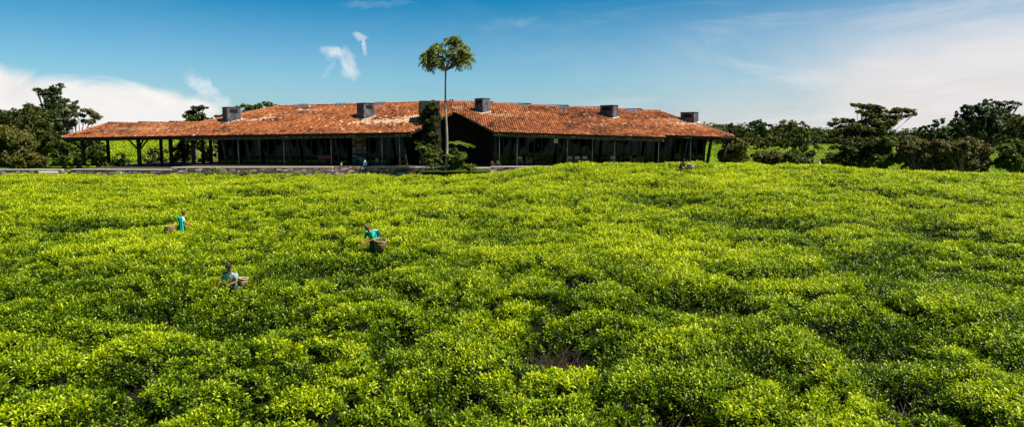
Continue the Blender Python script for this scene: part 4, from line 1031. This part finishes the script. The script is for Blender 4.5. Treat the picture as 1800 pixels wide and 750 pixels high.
MB().box((0, 0, -.25), (.42, .03, .42)).build('board', M['cream'], sg)
MB().box((0, -.018, -.20), (.22, .006, .05)).add(*(lambda m: (m.v, m.f))(MB().box((0, -.018, -.30), (.22, .006, .05)))).build('print', simple('print_brown', (.2,.15,.08), (.25,.19,.1), 5), sg)
for s in (-1, 1): MB().bar((s*.16, 0, -.04), (s*.16, 0, .35), .012).build('cord', M['frame'], sg)

# ------------------------------------------------------------------ people
def skin_obj(name, verts, edges, mat, parent, rad, levels=1, root=0):
    me = bpy.data.meshes.new(name); me.from_pydata([tuple(v) for v in verts], edges, [])
    o = bpy.data.objects.new(name, me); COL.objects.link(o)
    md = o.modifiers.new('skin', 'SKIN'); md.use_smooth_shade = True
    for i, d in enumerate(me.skin_vertices[0].data):
        r = rad[i]; d.radius = r if hasattr(r, '__len__') else (r, r); d.use_root = (i == root)
    sb = o.modifiers.new('sub', 'SUBSURF'); sb.levels = sb.render_levels = levels
    dg = bpy.context.evaluated_depsgraph_get(); ev = o.evaluated_get(dg); m2 = bpy.data.meshes.new_from_object(ev)
    bpy.data.objects.remove(o); bpy.data.meshes.remove(me)
    m2.name = name; m2.materials.clear(); m2.materials.append(mat); m2.polygons.foreach_set('use_smooth', [True]*len(m2.polygons))
    o = bpy.data.objects.new(name, m2); COL.objects.link(o)
    if parent is not None: o.parent = parent
    return o
def ellipsoid(bm, c, r, seg=12):
    res = bmesh.ops.create_uvsphere(bm, u_segments=seg, v_segments=seg-2, radius=1)
    for v in res['verts']: v.co = Vector((v.co.x*r[0], v.co.y*r[1], v.co.z*r[2])) + Vector(c)
def person(loc, rot, label, bend=.25, headtilt=.4, armL=None, armR=None, hair='hair', shirt='mint', skirt='teal_dark', head_cover=False, side_cloth=None, hgt=1.62, turn=0):
    """stands facing -Y; bend leans the trunk forward; armX = (elbow, wrist) in local coordinates"""
    root = thing('person', loc, label, 'person', rot=rot)
    hip = Vector((0, 0, .88)); 
    sp = lambda d: hip + Vector((0, -math.sin(bend)*d, math.cos(bend)*d))
    chest = sp(.30); sh = sp(.46); neck = sp(.53); hb = sp(.60)
    hd = Vector((math.sin(turn)*math.sin(bend+headtilt), -math.cos(turn)*math.sin(bend+headtilt), math.cos(bend+headtilt)))
    hc = hb + hd*.10; ht = hb + hd*.19
    V = [hip, sp(.15), chest, neck, hb, hc, ht]; rad = [(.15,.11), (.125,.10), (.145,.105), .052, .055, (.078,.092), .066]; E = [(0,1),(1,2),(2,3),(3,4),(4,5),(5,6)]
    def arm(s, el, wr):
        i = len(V); s0 = sh + Vector((s*.175, 0, -.02)); V.extend([s0, el, wr]); rad.extend([.055, .040, .026]); E.extend([(2, i), (i, i+1), (i+1, i+2)])
        d = (wr-el).normalized(); palm = wr + d*.075; V.append(palm); rad.append((.034, .016)); E.append((i+2, i+3))
        sd = d.cross(Vector((0, 0, 1)));  sd = sd.normalized() if sd.length > .05 else Vector((1, 0, 0))
        dn = Vector((0, 0, -1))
        for k, (off, ln_) in enumerate(((-.028, .070), (-.009, .080), (.010, .075), (.028, .060))):
            j = len(V); V.extend([palm + d*.03 + sd*off, palm + d*(.03+ln_*.55) + sd*off*1.15 + dn*.012, palm + d*(.03+ln_*.85) + sd*off*1.15 + dn*.04]); rad.extend([.010, .009, .007]); E.extend([(i+3, j), (j, j+1), (j+1, j+2)])
        j = len(V); V.extend([wr + d*.03 - sd*s*.035, wr + d*.07 - sd*s*.055 + dn*.015]); rad.extend([.011, .009]); E.extend([(i+2, j), (j, j+1)])
        return s0, el, wr
    eL = armL or (sh+Vector((-.22, -.08, -.27)), sh+Vector((-.10, -.27, -.36))); eR = armR or (sh+Vector((.22, -.08, -.27)), sh+Vector((.10, -.27, -.36)))
    aL = arm(-1, *eL); aR = arm(1, *eR)
    for s in (-1, 1):
        i = len(V); V += [Vector((s*.10, 0, .82)), Vector((s*.11, -.03, .46)), Vector((s*.11, .01, .09)), Vector((s*.12, -.14, .03))]; rad += [.10, .062, .042, (.042,.028)]; E += [(0,i),(i,i+1),(i+1,i+2),(i+2,i+3)]
    body = skin_obj('body', V, E, M['skin'], root, rad, 2)
    # nose, ears, brow joined into the head
    f = Vector((math.sin(turn), -math.cos(turn), 0)); side = f.cross(Vector((0, 0, 1))); face = (f - hd*f.dot(hd)).normalized()
    bm = bmesh.new(); bm.from_mesh(body.data)
    ellipsoid(bm, hc+face*.098-hd*.012, (.016, .018, .024), 8); [ellipsoid(bm, hc+side*s*.082-hd*.005, (.012, .020, .030), 8) for s in (-1, 1)]; ellipsoid(bm, hc+face*.035-hd*.055, (.05, .05, .045), 10)
    bm.to_mesh(body.data); bm.free()
    for s in (-1, 1):
        b2 = bmesh.new(); ellipsoid(b2, hc+face*.083+side*s*.031+hd*.012, (.014, .012, .009), 8); me = bpy.data.meshes.new('eye'); b2.to_mesh(me); b2.free(); me.materials.append(M['eye']); o = bpy.data.objects.new('eye', me); COL.objects.link(o); o.parent = root
    b2 = bmesh.new(); ellipsoid(b2, hc+face*.084-hd*.052, (.024, .012, .008), 8); me = bpy.data.meshes.new('mouth'); b2.to_mesh(me); b2.free(); me.materials.append(M['lip']); o = bpy.data.objects.new('mouth', me); COL.objects.link(o); o.parent = root
    # hair cap / scarf
    b2 = bmesh.new(); ellipsoid(b2, hc+hd*.028-face*.022, (.096, .104, .108) if not head_cover else (.104, .112, .11), 14)
    for v in b2.verts:
        q = v.co-hc
        if q.dot(face) > .055 and q.dot(hd) < .045: v.co -= face*(q.dot(face)-.05)
        v.co += Vector((random.uniform(-1, 1), random.uniform(-1, 1), random.uniform(-1, 1)))*.004
    me = bpy.data.meshes.new('hair'); b2.to_mesh(me); b2.free(); me.materials.append(M[hair]); me.polygons.foreach_set('use_smooth', [True]*len(me.polygons))
    o = bpy.data.objects.new('headscarf' if head_cover else 'hair', me); COL.objects.link(o); o.parent = root
    # shirt with short sleeves
    SV = [sp(-.06), sp(.12), sp(.30), sp(.45), sp(.50)]; SR = [(.185,.15), (.155,.13), (.18,.14), (.14,.10), (.075,.075)]; SE = [(0,1),(1,2),(2,3),(3,4)]
    for s, (s0, el, wr) in ((-1, aL), (1, aR)):
        i = len(SV); SV += [s0, s0.lerp(el, .75)]; SR += [.082, .074]; SE += [(2, i), (i, i+1)]
    skin_obj('shirt', SV, SE, M[shirt], root, SR, 2)
    # wrap skirt
    n_ = 28; VV = []; FF = []
    for j, (z, r, dy) in enumerate(((.98, .165, -.02), (.88, .215, 0), (.60, .235, 0), (.35, .25, 0), (.20, .262, 0))):
        for k in range(n_):
            th = 2*math.pi*k/n_; rr = r*(1+.05*j/4*math.sin(th*7)); VV.append((math.cos(th)*rr, math.sin(th)*rr*.82+dy-math.sin(bend)*.05*(j == 0), z))
    for j in range(4):
        for k in range(n_): FF.append((j*n_+k, j*n_+(k+1) % n_, (j+1)*n_+(k+1) % n_, (j+1)*n_+k))
    MB().add(VV, FF).build('skirt', M[skirt], root, smooth=True)
    if side_cloth:       # a cloth slung over the shoulder and hanging down the side
        c = side_cloth; VV = []; FF = []
        path = c['path']
        for j, (q, w, th) in enumerate(path):
            q = Vector(q); wd = Vector(c.get('dir', (1, 0, 0)))
            for k in range(7):
                u_ = k/6-.5; VV.append(q + wd*u_*w + Vector((0, -.02*math.cos(k*2.6)*1.2, 0))+Vector(c.get('off', (0, 0, 0))))
        for j in range(len(path)-1):
            for k in range(6): FF.append((j*7+k, j*7+k+1, (j+1)*7+k+1, (j+1)*7+k))
        o = MB().add(VV, FF).build('shoulder_cloth', M[c['mat']], root, smooth=True); md = o.modifiers.new('thick', 'SOLIDIFY'); md.thickness = .02
    return root
def basket(loc, r, h, label, mat='wicker', full=True, tilt=(0, 0), name='basket'):
    t = thing(name, loc, label, 'basket', 'wicker tea baskets')
    t.rotation_euler = (tilt[0], tilt[1], 0)
    mb = MB(); prof = [(r*.60, 0), (r*.80, h*.3), (r*.94, h*.65), (r, h), (r*.93, h), (r*.85, h*.6), (r*.55, .04)]
    mb.lathe((0, 0, 0), prof, 22).build('body', M[mat], t, smooth=True)
    rim = [(math.cos(a)*r*.98, math.sin(a)*r*.98, h+.01) for a in np.linspace(0, 2*math.pi, 25)]
    mb = MB().tube(rim, .018, 6); mb.build('rim', M['wicker_pale'], t, smooth=True)
    if full:
        rs = np.random.default_rng(int(r*1000)+int(h*100)); pt, ou, rn = crown_points([(0, 0, h*.92, r*.8, h*.16)], 420, rs)
        leaf_object('picked_leaves', M['leaf_yellowgreen'], t, pt, ou, rn, .08, rs, .5, .4)
    return t
def foot(key, hh, back=0):
    px, py, Y = PEOPLE[key]; p = P(px, py, Y); return Vector((p.x, Y, p.z-hh))
# a: standing, turned away to the right, teal cloth falling from shoulder to hem, basket on the left hip
fa_ = foot('a', 1.53)
person(fa_, R(115), 'tea picker with a long teal cloth hanging from the shoulder, leftmost in the field', bend=.18, headtilt=.25, hair='headscarf', head_cover=True, shirt='mint', skirt='black_cloth',
       side_cloth=dict(mat='teal', dir=(.35, .9, 0), path=[((-.10,.14,1.34),.26,0), ((-.17,.10,1.40),.30,0), ((-.21,.02,1.30),.24,0), ((-.25,-.0,1.10),.15,0), ((-.28,.0,.85),.20,0), ((-.30,.02,.6),.26,0), ((-.32,.03,.38),.30,0)]))
basket(fa_ + Vector((-.36, -.22, .55)), .25, .40, 'brown wicker basket heaped with leaves at the hip of the teal draped picker', tilt=(0, -.15))
# b: bending to the left, basket on the near right side
fb_ = foot('b', 1.42)
person(fb_, R(-35), 'bending tea picker in bright teal and white shirt with a big basket on the back', bend=.55, headtilt=.35, hair='headscarf', head_cover=True, shirt='teal', skirt='teal_dark',
       side_cloth=dict(mat='mint', dir=(1, 0, 0), path=[((.05,-.10,1.30),.22,0), ((.10,-.02,1.36),.26,0), ((.12,.12,1.22),.24,0), ((.10,.17,1.05),.2,0)]))
basket(fb_ + Vector((.22, -.20, .52)), .255, .44, 'large round wicker basket full of leaves on the back of the bending picker', tilt=(.15, .12))
# c: facing us, head bowed, both hands in the bush
fc_ = foot('c', 1.56)
sh_ = Vector((0, -.05, 1.32))
person(fc_, R(-8), 'tea picker with short black hair facing the camera, head bowed, both hands plucking leaves', bend=.16, headtilt=.5, hair='hair', shirt='grey_blue', skirt='teal_dark', turn=-.3,
       armL=(sh_+Vector((-.27, -.14, -.17)), sh_+Vector((-.27, -.34, -.34))), armR=(sh_+Vector((.27, -.14, -.20)), sh_+Vector((.04, -.36, -.29))),
       side_cloth=dict(mat='teal_dark', dir=(.9, .1, 0), path=[((-.03,-.13,1.40),.12,0), ((-.10,-.21,1.30),.18,0), ((-.10,-.235,1.15),.24,0), ((-.08,-.25,1.0),.3,0), ((-.06,-.26,.85),.36,0)]))
basket(fc_ + Vector((.25, .22, .74)), .135, .38, 'tan wicker basket on the back of the picker with bowed head', mat='wicker_tan', tilt=(0, .1), full=False)
# d: distant, black clothing, near the lodge
fd_ = foot('d', 1.45)
person(fd_, R(40), 'distant tea picker in black clothes at the crest of the field below the lodge', bend=.35, headtilt=.4, hair='hair', shirt='black_cloth', skirt='black_cloth')
basket(fd_ + Vector((.62, -.30, .85)), .27, .42, 'pale basket beside the distant picker in black', mat='wicker_pale', tilt=(.1, .1), full=False)
# specks of white clothed workers in the valley field
for i, (px, py, Y, lab) in enumerate(((1303, 262, 150, 'far off worker in white nearest the lodge corner in the valley field'), (1451, 256, 180, 'far off worker in white at the top edge of the valley field'), (1440, 280, 108, 'far off worker in white lower in the valley field'))):
    b = P(px, py, Y); 
    person(Vector((b.x, Y, b.z-1.45)), R(60*i), lab, bend=.4, shirt='white_cloth', skirt='white_cloth', hair='headscarf', head_cover=True)['group'] = 'far off workers in white'

# ------------------------------------------------------------------ light, sky, clouds
SUN_EL, SUN_AZ = R(57), R(110)         # azimuth clockwise from +Y (the view direction) towards +X
sd = Vector((math.sin(SUN_AZ)*math.cos(SUN_EL), math.cos(SUN_AZ)*math.cos(SUN_EL), math.sin(SUN_EL)))
ld = bpy.data.lights.new('sun', 'SUN'); ld.energy = 5.0; ld.angle = R(.53); ld.color = (1, .945, .84)
lo = bpy.data.objects.new('sun', ld); COL.objects.link(lo); lo.rotation_euler = sd.to_track_quat('Z', 'Y').to_euler()
w = bpy.data.worlds.new('World'); scene.world = w; w.use_nodes = True; nt = w.node_tree; nt.nodes.clear()
sky = nt.nodes.new('ShaderNodeTexSky'); sky.sky_type = 'NISHITA'; sky.sun_disc = False; sky.sun_elevation = SUN_EL; sky.sun_rotation = SUN_AZ
sky.air_density = 1.0; sky.dust_density = .6; sky.ozone_density = 1.2
tc = nt.nodes.new('ShaderNodeTexCoord'); sep = nt.nodes.new('ShaderNodeSeparateXYZ'); nt.links.new(tc.outputs['Generated'], sep.inputs[0])
X_, Y_, Z_ = sep.outputs
az = math_(nt, 'ARCTAN2', X_, Y_); el = math_(nt, 'ARCSINE', Z_)
def azel(px, py): r = ray(px, py).normalized(); return math.atan2(r.x, r.y), math.asin(r.z)
comb = nt.nodes.new('ShaderNodeCombineXYZ'); nt.links.new(az, comb.inputs[0]); nt.links.new(el, comb.inputs[1])
def skn(scale, detail, rough, scl, off=(0, 0, 0), dist=0):
    mp = nt.nodes.new('ShaderNodeMapping'); mp.inputs['Scale'].default_value = scl; mp.inputs['Location'].default_value = off; nt.links.new(comb.outputs[0], mp.inputs[0])
    n_ = N(nt, 'ShaderNodeTexNoise', Scale=scale, Detail=detail, Roughness=rough, Distortion=dist); nt.links.new(mp.outputs[0], n_.inputs['Vector']); return n_.outputs['Fac']
def smst(v, a, b):
    m_ = nt.nodes.new('ShaderNodeMapRange'); m_.interpolation_type = 'SMOOTHSTEP'; nt.links.new(v, m_.inputs[0]); m_.inputs[1].default_value = a; m_.inputs[2].default_value = b
    return m_.outputs[0]
# cloud bank on the left: its upper edge is a line in azimuth / elevation
pts_ = [azel(-400, 60), azel(0, 112), azel(100, 128), azel(200, 140), azel(330, 160), azel(400, 196), azel(470, 240)]
fc = nt.nodes.new('ShaderNodeFloatCurve'); cv = fc.mapping.curves[0]; a0, a1 = pts_[0][0], pts_[-1][0]; e0, e1 = pts_[-1][1]-.05, pts_[0][1]+.05
cv.points[0].location = (0, (pts_[0][1]-e0)/(e1-e0)); cv.points[1].location = (1, (pts_[-1][1]-e0)/(e1-e0))
for a_, e_ in pts_[1:-1]: cv.points.new((a_-a0)/(a1-a0), (e_-e0)/(e1-e0))
fc.mapping.update()
t_ = math_(nt, 'DIVIDE', math_(nt, 'SUBTRACT', az, a0), a1-a0, clamp=True); nt.links.new(t_, fc.inputs['Value'])
edge = math_(nt, 'ADD', math_(nt, 'MULTIPLY', fc.outputs[0], e1-e0), e0)
front = math_(nt, 'SUBTRACT', 1, smst(math_(nt, 'ABSOLUTE', az), 1.0, 1.7))
n1 = skn(9, 7, .6, (1, 2.2, 1), dist=.6)
dd = math_(nt, 'ADD', math_(nt, 'SUBTRACT', edge, el), math_(nt, 'MULTIPLY', math_(nt, 'SUBTRACT', n1, .5), .045))
bank = math_(nt, 'MULTIPLY', smst(dd, -.004, .018), .96)
bank = math_(nt, 'MULTIPLY', bank, math_(nt, 'SUBTRACT', 1, smst(az, azel(390, 200)[0], azel(450, 200)[0]))); bank = math_(nt, 'MULTIPLY', bank, front)
# soft veil above the bank and cirrus on the right
n2 = skn(3.2, 7, .62, (1, 4.5, 1), (3, 1, 0), .8); n3 = skn(1.4, 6, .55, (1, 2.6, 1), (8, 2, 0), .3)
low = math_(nt, 'SUBTRACT', 1, smst(el, .0, .20))
rr = math_(nt, 'MULTIPLY', smst(az, -.10, .66), math_(nt, 'SUBTRACT', 1, smst(az, .9, 1.4)))
rr = math_(nt, 'MULTIPLY', rr, math_(nt, 'SUBTRACT', 1, smst(el, .15, .55)))
veil = math_(nt, 'MULTIPLY', math_(nt, 'ADD', math_(nt, 'MULTIPLY', low, math_(nt, 'ADD', .78, math_(nt, 'MULTIPLY', rr, .5))), math_(nt, 'MULTIPLY', rr, .11)), smst(n3, .22, .60))
veil = math_(nt, 'MULTIPLY', veil, math_(nt, 'ADD', .33, math_(nt, 'MULTIPLY', rr, .95)), clamp=True); veil = math_(nt, 'MULTIPLY', veil, front)
streak = math_(nt, 'MULTIPLY', smst(n2, .46, .74), math_(nt, 'ADD', .03, math_(nt, 'MULTIPLY', rr, math_(nt, 'ADD', .36, math_(nt, 'MULTIPLY', low, .8)))))
# wisps
def wisp(px, py, rx, ry, ang, seed, thr=(.35, .9), s=1.0):
    a_, e_ = azel(px, py); ux, uy = rx/F, ry/F
    nn = skn(26, 6, .65, (1, 1, 1), (seed, 0, 0), 1.2); nb = skn(26, 6, .65, (1, 1, 1), (seed+5, 3, 0), 1.2)
    da = math_(nt, 'ADD', math_(nt, 'SUBTRACT', az, a_), math_(nt, 'MULTIPLY', math_(nt, 'SUBTRACT', nn, .5), .024)); de = math_(nt, 'ADD', math_(nt, 'SUBTRACT', el, e_), math_(nt, 'MULTIPLY', math_(nt, 'SUBTRACT', nb, .5), .024))
    c, s_ = math.cos(ang), math.sin(ang)
    p_ = math_(nt, 'DIVIDE', math_(nt, 'ADD', math_(nt, 'MULTIPLY', da, c), math_(nt, 'MULTIPLY', de, s_)), ux)
    q_ = math_(nt, 'DIVIDE', math_(nt, 'SUBTRACT', math_(nt, 'MULTIPLY', de, c), math_(nt, 'MULTIPLY', da, s_)), uy)
    d2 = math_(nt, 'ADD', math_(nt, 'MULTIPLY', p_, p_), math_(nt, 'MULTIPLY', q_, q_))
    return math_(nt, 'MULTIPLY', math_(nt, 'SUBTRACT', 1, smst(d2, .0, 1.7)), s)
ws = [wisp(592, 94, 26, 8.5, R(-8), 1, s=.9), wisp(612, 112, 24, 12, R(-72), 2, s=.9), wisp(616, 128, 17, 9, 0, 3, s=.55), wisp(580, 118, 22, 4, R(58), 6, s=.25),
      wisp(633, 66, 14, 4.5, R(-20), 4, s=.55), wisp(642, 80, 19, 4, R(-85), 5, s=.65), wisp(365, 160, 36, 13, R(-45), 8, s=.75), wisp(385, 180, 20, 14, R(-20), 9, s=.6), wisp(893, 42, 45, 9, R(8), 7, s=.12), wisp(660, 8, 60, 6, R(5), 9, s=.12)]
tot = ws[0]
for q_ in ws[1:]: tot = math_(nt, 'MAXIMUM', tot, q_)
hs = N(nt, 'ShaderNodeHueSaturation', Hue=.5, Saturation=1.0, Value=1.0); nt.links.new(sky.outputs[0], hs.inputs['Color'])
tn = ramp(nt, [(0, (.60,.94,1.26)), (.05, (.38,.90,1.16)), (.13, (.015,.63,.92)), (.30, (.08,.40,.56)), (1, (.18,.34,.40))], math_(nt, 'DIVIDE', el, 1.5, clamp=True))
base = mix(nt, hs.outputs[0], tn, 1.0, 'MULTIPLY')
c1 = mix(nt, base, mix(nt, (7.2, 7.4, 7.9), (7.7, 7.4, 7.1), math_(nt, 'MULTIPLY', low, rr)), veil); c1 = mix(nt, c1, (8.4, 8.2, 8.4), streak)
shade = ramp(nt, [(.3, (8.2, 8.0, 7.9)), (.7, (10.0, 9.6, 9.2))], n1)
c1 = mix(nt, c1, shade, bank); c1 = mix(nt, c1, (9.8, 9.5, 9.4), math_(nt, 'MULTIPLY', tot, smst(skn(18, 8, .7, (1, 1.3, 1), (2, 2, 0), .5), .24, .74)))
bg = N(nt, 'ShaderNodeBackground', Strength=.060); nt.links.new(c1, bg.inputs['Color'])
wo = nt.nodes.new('ShaderNodeOutputWorld'); nt.links.new(bg.outputs[0], wo.inputs[0])

scene.render.engine = 'CYCLES'
scene.view_settings.view_transform = 'Standard'; scene.view_settings.look = 'None'; scene.view_settings.gamma = 1
scene.view_settings.exposure = .75
scene.cycles.max_bounces = 6; scene.cycles.transparent_max_bounces = 8
